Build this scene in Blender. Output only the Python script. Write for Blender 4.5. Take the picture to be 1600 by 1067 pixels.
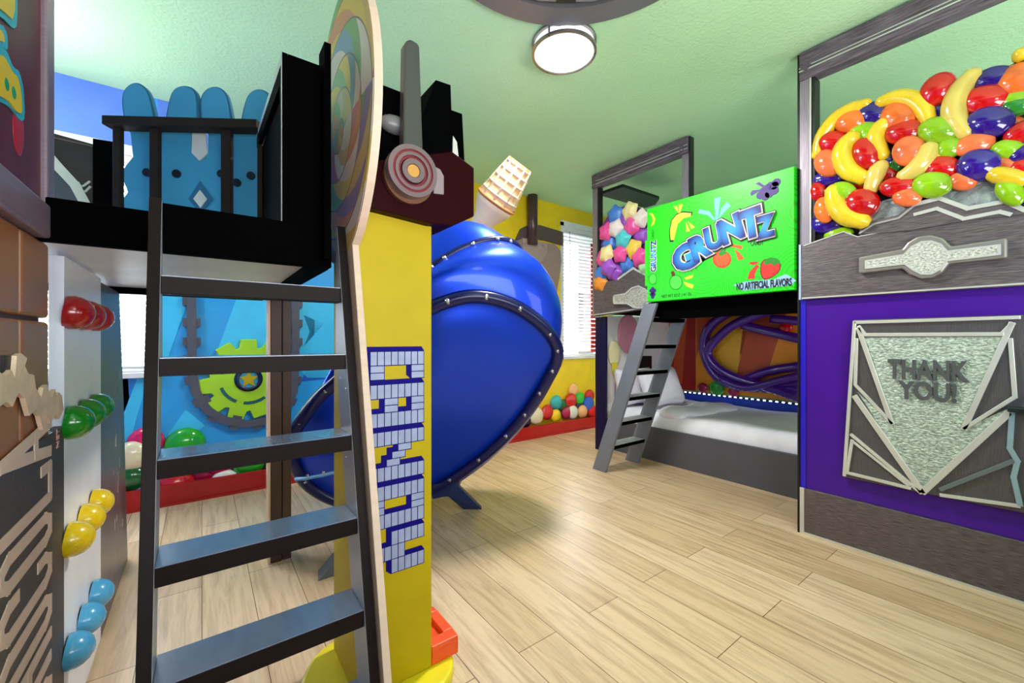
import bpy, bmesh, math, random
from mathutils import Vector, Matrix
random.seed(7)
for o in list(bpy.data.objects): bpy.data.objects.remove(o)
S = bpy.context.scene
COL = S.collection
PI = math.pi
# ------------------------------------------------------------------ camera
YAW = math.radians(36.7); CH = 1.14; F = 650.0
sa, ca = math.sin(YAW), math.cos(YAW)
cd = bpy.data.cameras.new('camera'); cam = bpy.data.objects.new('camera', cd); COL.objects.link(cam)
cam.location = (0, 0, CH); cam.rotation_euler = (PI/2, 0, -YAW)
cd.sensor_width = 36; cd.lens = 36*F/1600; cd.shift_y = -2.5/1600; cd.clip_start = .02
S.camera = cam
# ------------------------------------------------------------------ light
w = bpy.data.worlds.new('world'); S.world = w; w.use_nodes = True
bg = w.node_tree.nodes['Background']; bg.inputs[0].default_value = (.93, .96, 1, 1); bg.inputs[1].default_value = 1.0
S.view_settings.view_transform = 'Standard'; S.view_settings.look = 'None'
S.view_settings.exposure = 0.2; S.view_settings.gamma = 1; S.view_settings.use_curve_mapping = False
def area(name, loc, rot, sx, sy, power, col=(1, 1, 1)):
    l = bpy.data.lights.new(name, 'AREA'); l.shape = 'RECTANGLE'; l.size = sx; l.size_y = sy; l.energy = power; l.color = col
    o = bpy.data.objects.new(name, l); COL.objects.link(o); o.location = loc; o.rotation_euler = rot
    return o
WY = 3.85; HZ = 2.84; RX = 4.6; LX = -1.6     # far wall, ceiling, right wall, left wall
area('daylight', (-.55, WY+.2, 1.7), (-PI/2, 0, 0), 1.2, 1.5, 170, (.92, .97, 1))
area('daylight', (3.75, WY+.2, 1.7), (-PI/2, 0, 0), .8, 1.5, 170, (.92, .97, 1))
area('rear_fill_light', (.6, -1.15, 1.5), (PI/2+.75, 0, 0), 2.6, 1.3, 112, (.95, .98, 1))  # added fill behind the camera, aimed up to brighten the ceiling
area('rear_fill_light', (3.4, -1.15, 1.3), (PI/2+.95, 0, 0), 1.8, 1.2, 48, (.95, .98, 1))  # second added fill, tilted up towards the right part of the ceiling
def spot_disc(name, loc, r, power):
    l = bpy.data.lights.new(name, 'AREA'); l.shape = 'DISK'; l.size = r*2; l.energy = power; l.color = (1, .97, .92)
    o = bpy.data.objects.new(name, l); COL.objects.link(o); o.location = loc
def fill_point(name, loc, r, power):
    l = bpy.data.lights.new(name, 'POINT'); l.shadow_soft_size = r; l.energy = power; l.color = (1, .98, .94)
    o = bpy.data.objects.new(name, l); COL.objects.link(o); o.location = loc
spot_disc('ceiling_lamp_light', (1.66, 1.73, 2.735), .16, 50)
fill_point('room_fill_light', (.6, -.75, 2.2), .2, 14)  # unseen point light added as fill behind the camera
fill_point('room_fill_light', (-.9, 3.1, 2.2), .15, 30)  # unseen point light added to lift the far left ceiling

# ------------------------------------------------------------------ geometry helpers
CAM = Vector((0, 0, CH))
def ray(px, py):
    u = (px-800)/F; v = (531-py)/F
    return Vector((sa+u*ca, ca-u*sa, v))
def PX(px, py, x): r = ray(px, py); return CAM + r*(x/r.x)
def PY(px, py, y): r = ray(px, py); return CAM + r*(y/r.y)
def PZ(px, py, z): r = ray(px, py); return CAM + r*((z-CH)/r.z)
def PT(px, py, t): return CAM + ray(px, py)*t
def PP(px, py, p0, n):
    r = ray(px, py); return CAM + r*((p0-CAM).dot(n)/r.dot(n))
def lin(c):
    return tuple(((x/255)/12.92 if x/255 <= .04045 else ((x/255+.055)/1.055)**2.4) for x in c)
MATS = {}
def mat(name, rgb, rough=.5, metal=0, spec=.5, coat=0, emit=0, bump=None, vary=None, alpha=1):
    if name in MATS: return MATS[name]
    m = bpy.data.materials.new(name); m.use_nodes = True; nt = m.node_tree; b = nt.nodes['Principled BSDF']
    c = (*lin(rgb), 1)
    b.inputs['Base Color'].default_value = c; b.inputs['Roughness'].default_value = rough
    b.inputs['Metallic'].default_value = metal; b.inputs['Specular IOR Level'].default_value = spec
    b.inputs['Coat Weight'].default_value = coat; b.inputs['Coat Roughness'].default_value = .06
    if emit: b.inputs['Emission Color'].default_value = c; b.inputs['Emission Strength'].default_value = emit
    tc = nt.nodes.new('ShaderNodeTexCoord')
    def noise(scale, stretch, detail=4):
        mp = nt.nodes.new('ShaderNodeMapping'); mp.inputs['Scale'].default_value = stretch
        nt.links.new(tc.outputs['Object'], mp.inputs[0])
        n = nt.nodes.new('ShaderNodeTexNoise'); n.inputs['Scale'].default_value = scale; n.inputs['Detail'].default_value = detail
        nt.links.new(mp.outputs[0], n.inputs['Vector']); return n
    if vary is None: vary = (6, (1, 1, 1), .06)
    if vary:
        sc, st, amt = vary
        n = noise(sc, st)
        r = nt.nodes.new('ShaderNodeMapRange'); r.inputs[1].default_value = .3; r.inputs[2].default_value = .7
        r.inputs[3].default_value = 1-amt; r.inputs[4].default_value = 1+amt
        nt.links.new(n.outputs[0], r.inputs[0])
        mx = nt.nodes.new('ShaderNodeVectorMath'); mx.operation = 'SCALE'; mx.inputs[0].default_value = c[:3]
        nt.links.new(r.outputs[0], mx.inputs['Scale']); nt.links.new(mx.outputs[0], b.inputs['Base Color'])
    if bump:
        sc, st, strg = bump
        n = noise(sc, st, 3); bp = nt.nodes.new('ShaderNodeBump'); bp.inputs['Strength'].default_value = strg
        bp.inputs['Distance'].default_value = .01
        nt.links.new(n.outputs[0], bp.inputs['Height']); nt.links.new(bp.outputs[0], b.inputs['Normal'])
    MATS[name] = m; return m
def setp(o, label=None, cat=None, group=None, kind=None):
    if label: o['label'] = label
    if cat: o['category'] = cat
    if group: o['group'] = group
    if kind: o['kind'] = kind
    return o
def thing(name, label, cat, loc=(0, 0, 0), group=None):
    o = bpy.data.objects.new(name, None); COL.objects.link(o); o.location = loc; o.empty_display_size = .1
    return setp(o, label, cat, group)
def world_loc(o):
    p = Vector((0, 0, 0))
    while o is not None:
        if o.type == 'EMPTY': p = p + o.location
        o = o.parent
    return p
class MB:
    def __init__(s): s.v = []; s.f = []; s.m = []
    def add(s, vs, fs, m=0):
        b = len(s.v); s.v += [Vector(v) for v in vs]
        for f in fs: s.f.append([i+b for i in f]); s.m.append(m)
        return s
    def box(s, x0, x1, y0, y1, z0, z1, m=0):
        vs = [(x, y, z) for x in (x0, x1) for y in (y0, y1) for z in (z0, z1)]
        return s.add(vs, [(0, 1, 3, 2), (4, 6, 7, 5), (0, 4, 5, 1), (2, 3, 7, 6), (0, 2, 6, 4), (1, 5, 7, 3)], m)
    def prism(s, pts, off, m=0):          # planar polygon pushed along off
        pts = [Vector(p) for p in pts]; off = Vector(off); n = len(pts)
        vs = pts + [p+off for p in pts]
        fs = [tuple(range(n)), tuple(range(2*n-1, n-1, -1))] + [(i, (i+n), (i+1) % n+n, (i+1) % n) for i in range(n)]
        return s.add(vs, fs, m)
    def obox(s, a, b, wv, hv, m=0):       # bar from a to b with half-extent vectors wv, hv
        a, b, wv, hv = map(Vector, (a, b, wv, hv))
        return s.prism([a-wv-hv, a+wv-hv, a+wv+hv, a-wv+hv], b-a, m)
    def strip(s, pts, wd, nrm, dep, m=0, closed=False):
        pts = [Vector(p) for p in pts]; nrm = Vector(nrm).normalized()
        if closed: pts = pts + [pts[0]]
        for i in range(len(pts)-1):
            a, b = pts[i], pts[i+1]; d = (b-a).normalized(); sd = d.cross(nrm).normalized()*wd/2; e = d*wd*.35
            s.prism([a-sd-e, a+sd-e, b+sd+e, b-sd+e], nrm*(dep+.0004*(i % 2)), m)
        return s
    def tube(s, path, r, n=10, m=0, closed=False, sq=(1, 1), cap=True):
        path = [Vector(p) for p in path]; k = len(path); rr = r if isinstance(r, (list, tuple)) else [r]*k
        rings = []; up = None
        for i in range(k):
            a = path[(i-1) % k] if closed or i > 0 else path[i]; b = path[(i+1) % k] if closed or i < k-1 else path[i]
            t = (b-a).normalized()
            if up is None:
                up = Vector((0, 0, 1)) if abs(t.z) < .9 else Vector((1, 0, 0))
            sd = t.cross(up).normalized(); up = sd.cross(t).normalized()
            rings.append([path[i]+(sd*math.cos(2*PI*j/n)*sq[0]+up*math.sin(2*PI*j/n)*sq[1])*rr[i] for j in range(n)])
        vs = [p for g in rings for p in g]; fs = []
        for i in range(k if closed else k-1):
            for j in range(n):
                fs.append((i*n+j, i*n+(j+1) % n, ((i+1) % k)*n+(j+1) % n, ((i+1) % k)*n+j))
        if not closed and cap: fs += [tuple(range(n-1, -1, -1)), tuple(range((k-1)*n, k*n))]
        return s.add(vs, fs, m)
    def ell(s, c, e1, e2, e3, m=0, nu=16, nv=10, half=False):
        c, e1, e2, e3 = map(Vector, (c, e1, e2, e3)); vs = []; fs = []
        for i in range(nv+1):
            th = PI*i/nv*(.5 if half else 1)
            for j in range(nu):
                ph = 2*PI*j/nu
                vs.append(c+e3*math.cos(th)+(e1*math.cos(ph)+e2*math.sin(ph))*math.sin(th))
        for i in range(nv):
            for j in range(nu):
                fs.append((i*nu+j, (i+1)*nu+j, (i+1)*nu+(j+1) % nu, i*nu+(j+1) % nu))
        return s.add(vs, fs, m)
    def lathe(s, c, ax, prof, n=32, m=0):  # prof: (radius, height along ax)
        c = Vector(c); ax = Vector(ax).normalized(); u = ax.orthogonal().normalized(); v = ax.cross(u); vs = []; fs = []
        for r, h in prof:
            for j in range(n): vs.append(c+ax*h+(u*math.cos(2*PI*j/n)+v*math.sin(2*PI*j/n))*r)
        for i in range(len(prof)-1):
            for j in range(n): fs.append((i*n+j, i*n+(j+1) % n, (i+1)*n+(j+1) % n, (i+1)*n+j))
        return s.add(vs, fs, m)
    def disc(s, c, ax, r, h, n=32, m=0):
        return s.lathe(c, ax, [(.0001, 0), (r, 0), (r, h), (.0001, h)], n, m)
    def build(s, name, mats, parent=None, smooth=False, bevel=0, sub=0, label=None):
        if not isinstance(mats, (list, tuple)): mats = [mats]
        me = bpy.data.meshes.new(name); off = world_loc(parent) if parent else Vector((0, 0, 0))
        me.from_pydata([tuple(v-off) for v in s.v], [], s.f)
        for m in mats: me.materials.append(m)
        for p, mi in zip(me.polygons, s.m): p.material_index = mi; p.use_smooth = smooth
        bm = bmesh.new(); bm.from_mesh(me)
        bmesh.ops.remove_doubles(bm, verts=bm.verts, dist=1e-5)
        bmesh.ops.recalc_face_normals(bm, faces=bm.faces); bm.to_mesh(me); bm.free(); me.update()
        o = bpy.data.objects.new(name, me); COL.objects.link(o)
        if parent: o.parent = parent
        if bevel:
            md = o.modifiers.new('bevel', 'BEVEL'); md.width = bevel; md.segments = 2; md.limit_method = 'ANGLE'
        if sub:
            md = o.modifiers.new('sub', 'SUBSURF'); md.levels = sub; md.render_levels = sub
        if label: o['label'] = label
        return o
def struct(name, mb, mats, **k):
    o = mb.build(name, mats, **k); o['kind'] = 'structure'; return o
def text(name, s, c, right, up, wd, ht, dep, m, parent, offset=0, label=None):
    """lettering centred at c, wd wide along right, ht tall along up"""
    right = Vector(right).normalized(); up = Vector(up).normalized(); nrm = right.cross(up)
    cu = bpy.data.curves.new(name, 'FONT'); cu.body = s; cu.size = 1; cu.offset = offset; cu.extrude = .01
    cu.resolution_u = 3
    tmp = bpy.data.objects.new(name, cu); COL.objects.link(tmp)
    bpy.context.view_layer.update()
    me = bpy.data.meshes.new_from_object(tmp.evaluated_get(bpy.context.evaluated_depsgraph_get()))
    bpy.data.objects.remove(tmp)
    xs = [v.co.x for v in me.vertices]; ys = [v.co.y for v in me.vertices]
    x0, x1, y0, y1 = min(xs), max(xs), min(ys), max(ys)
    x0 += offset; x1 -= offset; y0 += offset; y1 -= offset
    off = world_loc(parent) if parent else Vector((0, 0, 0)); c = Vector(c)
    for v in me.vertices:
        a = (v.co.x-(x0+x1)/2)/(x1-x0)*wd; b = (v.co.y-(y0+y1)/2)/(y1-y0)*ht; d = (v.co.z+.01)/.02*dep
        v.co = c+right*a+up*b+nrm*d-off
    me.use_auto_texspace = True; me.update()
    me.materials.clear(); me.materials.append(m)
    o = bpy.data.objects.new(name, me); COL.objects.link(o); o.parent = parent
    if label: o['label'] = label
    return o

# ------------------------------------------------------------------ materials

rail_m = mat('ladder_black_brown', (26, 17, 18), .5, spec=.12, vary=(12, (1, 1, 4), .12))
tread_m = mat('tread_sheen', (112, 124, 156), .25, spec=.8, coat=.5, vary=(10, (4, 1, 1), .08))  # window reflection on the dark treads, put into the top colour
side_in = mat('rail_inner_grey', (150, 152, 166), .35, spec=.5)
beam_m = mat('loft_black', (2, 2, 3), .8, spec=.02)
graywood = mat('lilac_grey_frame', (116, 98, 114), .34, metal=.35, vary=(9, (14, 1, 14), .55), bump=(40, (14, 1, 14), .1))
framev = mat('lilac_grey_stile', (150, 138, 150), .34, metal=.4, vary=(9, (14, 14, 1), .2))
brushed = mat('brushed_metal_dark', (104, 94, 98), .38, metal=.3, vary=(7, (3, 3, 60), .55), bump=(12, (3, 3, 60), .15))
brushed_v = mat('brushed_metal_vertical', (92, 88, 90), .38, metal=.35, vary=(9, (5, 50, 2), .25))
silver = mat('silver_edge', (214, 214, 206), .3, metal=.35)
hammer = mat('hammered_metal', (176, 190, 178), .35, metal=.4, vary=(70, (1, 1, 1.6), .45), bump=(70, (1, 1, 1.6), .9))
hammer_l = mat('hammered_metal_light', (196, 196, 190), .35, metal=.4, vary=(90, (1, 1, 1.6), .5), bump=(90, (1, 1, 1.6), .9))
purple = mat('purple_panel', (68, 12, 146), .35, spec=.35)
green_paint = (172, 214, 168)
white = mat('white_paint', (232, 232, 236), .5)
panelw = mat('white_panel', (246, 246, 254), .35)
yellow = mat('dispenser_yellow', (184, 160, 10), .5, spec=.2)
navy = mat('navy_ink', (16, 6, 112), .6, spec=.1)
brick_grey = mat('brick_grey', (150, 158, 194), .5, vary=(30, (1, 1, 1), .08))
slide_m = mat('slide_blue', (6, 62, 214), .34, metal=.55, spec=.4, coat=.25, vary=(2, (1, 1, 1), .1))
flange_m = mat('flange_navy', (8, 12, 78), .3, spec=.4, coat=.2)
bolt_m = mat('bolt_steel', (205, 205, 210), .25, metal=.8)
redm = mat('trough_red', (176, 12, 14), .4)
linen = mat('white_linen', (240, 238, 248), .8, bump=(14, (1, 1, 1), .25))
graybed = mat('bed_grey', (84, 84, 92), .4)
ladgrey = mat('ladder_grey', (112, 114, 124), .35, spec=.6)

# floor
def floor_mat():
    m = bpy.data.materials.new('oak_planks'); m.use_nodes = True; nt = m.node_tree; b = nt.nodes['Principled BSDF']; N = nt.nodes.new; L = nt.links.new
    tc = N('ShaderNodeTexCoord'); sp = N('ShaderNodeSeparateXYZ'); L(tc.outputs['Object'], sp.inputs[0])
    cb = N('ShaderNodeCombineXYZ'); L(sp.outputs[1], cb.inputs[0]); L(sp.outputs[0], cb.inputs[1])
    br = N('ShaderNodeTexBrick'); br.offset = .37; br.inputs['Scale'].default_value = 1; br.inputs['Mortar Size'].default_value = .0016
    br.inputs['Brick Width'].default_value = 1.2; br.inputs['Row Height'].default_value = .185; br.inputs['Mortar Smooth'].default_value = 0
    br.inputs['Color1'].default_value = (*lin((228, 200, 166)), 1); br.inputs['Color2'].default_value = (*lin((207, 176, 138)), 1)
    br.inputs['Mortar'].default_value = (*lin((120, 92, 62)), 1); L(cb.outputs[0], br.inputs[0])
    mp = N('ShaderNodeMapping'); mp.inputs['Scale'].default_value = (14, 1.1, 1); L(tc.outputs['Object'], mp.inputs[0])
    n = N('ShaderNodeTexNoise'); n.inputs['Scale'].default_value = 2.2; n.inputs['Detail'].default_value = 8; n.inputs['Roughness'].default_value = .65; n.inputs['Distortion'].default_value = .6
    L(mp.outputs[0], n.inputs['Vector'])
    r = N('ShaderNodeValToRGB'); r.color_ramp.elements[0].position = .34; r.color_ramp.elements[0].color = (.5, .42, .34, 1)
    r.color_ramp.elements[1].position = .56; r.color_ramp.elements[1].color = (1, 1, 1, 1); L(n.outputs[0], r.inputs[0])
    mx = N('ShaderNodeMix'); mx.data_type = 'RGBA'; mx.blend_type = 'MULTIPLY'; mx.inputs[0].default_value = .6
    L(br.outputs[0], mx.inputs[6]); L(r.outputs[0], mx.inputs[7]); L(mx.outputs[2], b.inputs['Base Color'])
    b.inputs['Roughness'].default_value = .32
    bp = N('ShaderNodeBump'); bp.inputs['Strength'].default_value = .12; L(n.outputs[0], bp.inputs['Height']); L(bp.outputs[0], b.inputs['Normal'])
    return m
ceil_m = mat('ceiling_green', (190, 232, 184), .8, bump=(55, (1, 1, 1), .55), vary=(1.2, (1, 1, 1), .04))

# ------------------------------------------------------------------ setting
struct('floor', MB().box(LX, RX+.1, -1.2, WY+.1, -.1, 0), floor_mat())
struct('ceiling', MB().box(LX, RX+.1, -1.2, WY+.1, HZ, HZ+.1), ceil_m)
# window openings in the far wall
w1x0, w1x1 = -1.2, PY(243, 500, WY).x
w1z0, w1z1 = PY(210, 582, WY).z, PY(150, 222, WY).z
w2x0, w2x1 = PY(876, 450, WY).x, PY(876, 450, WY).x+.75
w2z0, w2z1 = PY(900, 556, WY).z, PY(900, 352, WY).z
bx = 1.55      # blue paint ends, yellow begins
yel_wall = mat('wall_yellow', (240, 204, 22), .5)
blue_wall = mat('wall_blue', (36, 160, 232), .45)
blues = [blue_wall, yel_wall, mat('facet_light', (60, 196, 246), .45), mat('facet_mid', (24, 130, 220), .45), mat('facet_deep', (22, 84, 196), .45), mat('band_periwinkle', (92, 128, 222), .5)]
wb = MB()
def wallrect(x0, x1, z0, z1, m): wb.box(x0, x1, WY, WY+.1, z0, z1, m)
wallrect(LX, w1x0, 0, HZ, 0); wallrect(w1x0, w1x1, 0, w1z0, 0); wallrect(w1x0, w1x1, w1z1, HZ, 5); wallrect(w1x1, bx, 0, HZ, 0)
wallrect(bx, w2x0, 0, HZ, 1); wallrect(w2x0, w2x1, 0, w2z0, 1); wallrect(w2x0, w2x1, w2z1, HZ, 1); wallrect(w2x1, RX, 0, HZ, 1)
def facet(pts, m): wb.prism([PY(x, y, WY) for x, y in pts], (0, -.003, 0), m)
facet([(250, 455), (300, 455), (262, 560), (250, 600)], 2)
facet([(372, 460), (440, 460), (440, 560), (335, 560)], 2)
facet([(196, 720), (190, 592), (232, 592), (214, 650)], 2)
facet([(455, 462), (530, 462), (530, 590), (480, 590), (452, 560)], 2)
facet([(474, 492), (506, 506), (474, 542), (484, 518)], 4)
facet([(488, 560), (528, 590), (470, 596)], 4)
facet([(290, 640), (320, 665), (300, 680), (262, 680)], 2)
facet([(186, 592), (214, 592), (196, 640), (190, 650)], 3)
wb.box(w1x1+.01, 1.2, WY-.003, WY, 2.2, HZ, 5)
struct('wall_back', wb, blues)
wr = MB(); wr.box(RX, RX+.1, -1.2, WY, 0, HZ)
struct('wall_right', wr, mat('wall_green', (168, 220, 174), .8))
struct('wall_front', MB().box(LX, RX+.1, -1.3, -1.2, 0, HZ), mat('wall_front_paint', (150, 150, 150), .8))
struct('wall_left', MB().box(LX-.1, LX, -1.2, WY+.1, 0, HZ), mat('wall_leftblue', (80, 130, 220), .6))
# windows: casing, pane, blind
glass = bpy.data.materials.new('pane_glass'); glass.use_nodes = True
gb = glass.node_tree.nodes['Principled BSDF']; gb.inputs['Transmission Weight'].default_value = 1; gb.inputs['Roughness'].default_value = 0; gb.inputs['IOR'].default_value = 1.02
slat_m = mat('blind_slat', (238, 242, 246), .5)
def window(n, x0, x1, z0, z1, tag):
    f = MB(); c = .045
    f.box(x0-.005, x0+c, WY-.012, WY+.09, z0, z1).box(x1-c, x1+.005, WY-.012, WY+.09, z0, z1).box(x0-.005, x1+.005, WY-.012, WY+.09, z1-c, z1+.02)
    f.box(x0-.03, x1+.03, WY-.05, WY+.09, z0-.035, z0).box(x0+c, x1-c, WY+.06, WY+.085, (z0+z1)/2-.02, (z0+z1)/2+.02)
    fo = struct('window_%d' % n, f, white)
    p = MB().box(x0+c, x1-c, WY+.07, WY+.075, z0, z1-c).build('pane', glass, fo)
    b = thing('window_blind', tag, 'blind', (x0, WY, z1))
    s = MB(); k = int((z1-z0-.1)/.045)
    for i in range(k):
        z = z1-.1-i*.045
        s.obox((x0+c, WY+.035, z), (x1-c, WY+.035, z), (0, .013, .0175), (0, -.0014, .0008))
    s.build('slats', slat_m, b)
    MB().box(x0+c, x1-c, WY+.012, WY+.055, z1-.09, z1-c-.001).build('headrail', white, b)
    MB().box(x0+c, x1-c, WY+.015, WY+.05, z0+.002, z0+.02).build('bottom_rail', white, b)
    cx = x0+c+.12
    MB().tube([(cx, WY+.005, z1-.1), (cx, WY+.005, z1-.65)], .004, 6).build('wand', mat('wand_grey', (90, 96, 100), .4), b)
window(1, w1x0, w1x1, w1z0, w1z1, 'white slatted blind in the window by the blue wall, under the left loft')
window(2, w2x0, w2x1, w2z0, w2z1, 'white slatted blind in the window of the yellow wall beside the star candy machine')
# outdoors: neighbouring house and ground
hs = thing('house', 'pale neighbouring house glimpsed through the blinds', 'building', (2, 9, 0))
MB().box(-6, 12, 9, 9.3, 0, 5.5).build('wall', mat('house_siding', (226, 230, 232), .8, bump=(3, (0, 0, 8), .3)), hs)
for hx in (-2.2, -1.0, 5.6, 7.2, 8.6):
    q = MB().box(hx, hx+.8, 8.94, 9.0, 1.4, 2.7).build('window', mat('house_window', (60, 70, 80), .2), hs)
setp(MB().box(-8, 14, WY+.12, 9, -.15, -.05).build('lawn', mat('lawn_green', (150, 165, 120), .9)), 'pale lawn outside the windows', 'ground')
# red ball trough along the far wall
TY = 3.70
tr = MB(); tr.box(-1.3, 4.45, TY, TY+.02, 0, .14).box(-1.3, 4.45, TY-.012, TY, 0, .018).box(-1.3, 3.9, TY+.02, WY-.006, 0, .02)
setp(tr.build('ball_trough', redm), 'long red board trough running along the foot of the blue and yellow wall', 'trough')
cols = {'cream': (236, 222, 186), 'pink': (222, 26, 92), 'dark green': (10, 92, 40), 'green': (34, 166, 40), 'yellow': (246, 208, 20), 'red': (206, 16, 20), 'teal': (40, 172, 176), 'white': (236, 236, 226), 'blue': (20, 80, 200), 'magenta': (170, 16, 70), 'peach': (246, 182, 120), 'navy': (16, 20, 60), 'violet': (130, 100, 170)}
def ball(px, py, rx, rz, col, label, yy, grp):
    c = PY(px, py, yy)
    e = (PY(px+1, py, yy)-PY(px, py, yy)).length*rx; h = (PY(px, py-1, yy)-PY(px, py, yy)).length*rz
    r = (e+h)/2
    o = MB().ell((0, 0, 0), (r, 0, 0), (0, 0, r), (0, r*.5, 0), nu=28, nv=18).build('play_ball', mat('ball_'+col.replace(' ', '_'), cols[col], .12, coat=.7, vary=False), None, True)
    o.location = c; setp(o, label, 'ball', grp)
G1 = 'play balls below the blue wall'; G2 = 'play balls below the yellow wall'
for a in [
 (228, 690, 26, 26, 'pink', 'pink ball behind the cream ball by the left ladder post', 3.825),
 (290, 694, 29, 29, 'green', 'large bright green ball topmost of the pile under the gear', 3.82),
 (206, 712, 26, 26, 'cream', 'big cream ball beside the dark notched panel', 3.79),
 (206, 748, 24, 24, 'dark green', 'dark green ball under the big cream ball', 3.79),
 (300, 716, 24, 24, 'teal', 'teal ball between the bright green ball and the red ball below', 3.79),
 (262, 734, 18, 18, 'yellow', 'yellow ball peeping out behind the left ladder post', 3.80),
 (322, 742, 24, 24, 'magenta', 'dark crimson ball sunk behind the red and white balls', 3.825),
 (275, 760, 27, 27, 'red', 'glossy red ball resting on the left end of the red trough', 3.77),
 (344, 722, 22, 22, 'pink', 'pink ball directly above the white ball', 3.79),
 (351, 752, 20, 20, 'white', 'white ball half sunk in the red trough under the pink ball', 3.77),
 (389, 722, 24, 24, 'green', 'green ball left of the brown support post', 3.79),
 (425, 714, 22, 22, 'dark green', 'dark green ball hidden behind the brown support post', 3.82),
 (222, 770, 11, 11, 'violet', 'small violet ball low behind the left ladder post', 3.77)]: ball(*a[:6], a[6], G1)
for a in [
 (896, 609, 8, 9, 'peach', 'pale peach ball on top of the pile under the yellow wall', 3.83),
 (869, 629, 9, 11, 'teal', 'teal ball above the yellow one in the yellow wall pile', 3.82),
 (880, 634, 7, 11, 'dark green', 'green ball squeezed between the teal and the large red ball', 3.83),
 (892, 626, 9, 11, 'red', 'large red ball under the pale peach ball', 3.80),
 (906, 622, 7, 9, 'green', 'bright green ball right of the large red ball', 3.80),
 (906, 634, 7, 9, 'navy', 'dark navy ball under the bright green ball', 3.81),
 (921, 618, 8, 8, 'red', 'red ball high up beside the post of the bunk', 3.82),
 (919, 631, 8, 12, 'blue', 'blue ball beside the post of the bunk', 3.79),
 (838, 650, 11, 13, 'cream', 'cream ball nearest to the blue slide', 3.78),
 (855, 644, 9, 12, 'red', 'red ball between the cream and the yellow ball near the slide', 3.78),
 (868, 649, 8, 9, 'yellow', 'yellow ball resting on the trough under the teal ball', 3.77),
 (885, 645, 7, 10, 'magenta', 'crimson ball left of the white ball', 3.78),
 (895, 644, 8, 10, 'white', 'white ball resting on the trough under the yellow wall', 3.77),
 (910, 643, 8, 9, 'peach', 'orange peach ball right of the white ball', 3.77),
 (925, 643, 8, 8, 'red', 'small red ball at the right end of the trough', 3.77),
 (821, 658, 9, 10, 'navy', 'dark ball at the lower edge of the slide', 3.78)]: ball(*a[:6], a[6], G2)
# gear and chain relief on the blue wall
gr = thing('gear_relief', 'lime green gear with a star button, mounted on the blue wall', 'wall decoration', (.1, WY, .9))
gc = PY(388, 592, WY-.004); pxm = (PY(389, 592, WY)-gc).length
R0 = (PY(388, 529, WY)-gc).length
gp = []
for i in range(11):
    a0 = 2*PI*i/11+PI/2
    for da, rr in ((-.17, .99), (.17, .99), (.24, .80), (.33, .78)):
        gp.append(gc+Vector((math.cos(a0+da), 0, math.sin(a0+da)))*R0*rr)
lime = mat('lime', (166, 216, 30), .45)
MB().prism(gp, (0, -.03, 0)).build('gear', lime, gr, bevel=.006)
dk = mat('slot_teal', (16, 90, 96), .5)
for a0, a1 in ((200, 245), (262, 305), (120, 165), (20, 60)):
    MB().strip([gc+Vector((math.cos(math.radians(a)), 0, math.sin(math.radians(a))))*R0*.58+Vector((0, -.03, 0)) for a in range(a0, a1, 6)], .022, (0, -1, 0), .003).build('slot', dk, gr)
MB().lathe(gc+Vector((0, -.03, 0)), (0, -1, 0), [(R0*.30, 0), (R0*.30, .004), (R0*.26, .004), (R0*.26, .02), (R0*.2, .02), (R0*.2, .006)], 40).build('hub_ring', mat('hub_navy', (10, 26, 60), .2, coat=.5), gr, True)
MB().disc(gc+Vector((0, -.03, 0)), (0, -1, 0), R0*.21, .008, 32).build('hub_button', mat('hub_cyan', (50, 160, 200), .3), gr)
def star_pts(c, ux, uy, r, k=.5, rot=0):
    out = []
    for i in range(10):
        a = PI/2+rot+i*PI/5; q = r if i % 2 == 0 else r*k
        out.append(Vector(c)+Vector(ux)*math.cos(a)*q+Vector(uy)*math.sin(a)*q)
    return out
MB().prism(star_pts(gc+Vector((0, -.038, 0)), (1, 0, 0), (0, 0, 1), R0*.2), (0, -.008, 0)).build('star', yellow, gr)
ch = thing('chain_relief', 'dark grey toothed conveyor chain looping under the lime gear', 'wall decoration', (.1, WY, .5))
tooth_m = mat('chain_grey', (82, 82, 96), .5, bump=(60, (1, 1, 1), .3))
cl = [(299, 455), (300, 520), (300, 575), (306, 612), (324, 640), (350, 656), (385, 662), (418, 656), (445, 638), (458, 612), (461, 575), (461, 520), (461, 460)]
cl3 = [PY(x, y, WY-.006) for x, y in cl]
MB().strip(cl3, .055, (0, -1, 0), .035).build('belt', tooth_m, ch)
for i in range(len(cl3)-1):
    a, b = cl3[i], cl3[i+1]; d = (b-a); nn = max(1, round(d.length/.17)); d.normalize(); sd = d.cross(Vector((0, -1, 0)))
    for j in range(nn):
        c = a+(b-a)*(j+.5)/nn
        for q in ((1, -1) if (i+j) % 2 else (1,)):
            MB().obox(c-d*.03, c+d*.03, sd*.016, (0, .014, 0)).build('tooth', tooth_m, ch).location = Vector((0, -.015, 0))+sd*q*.036
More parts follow.
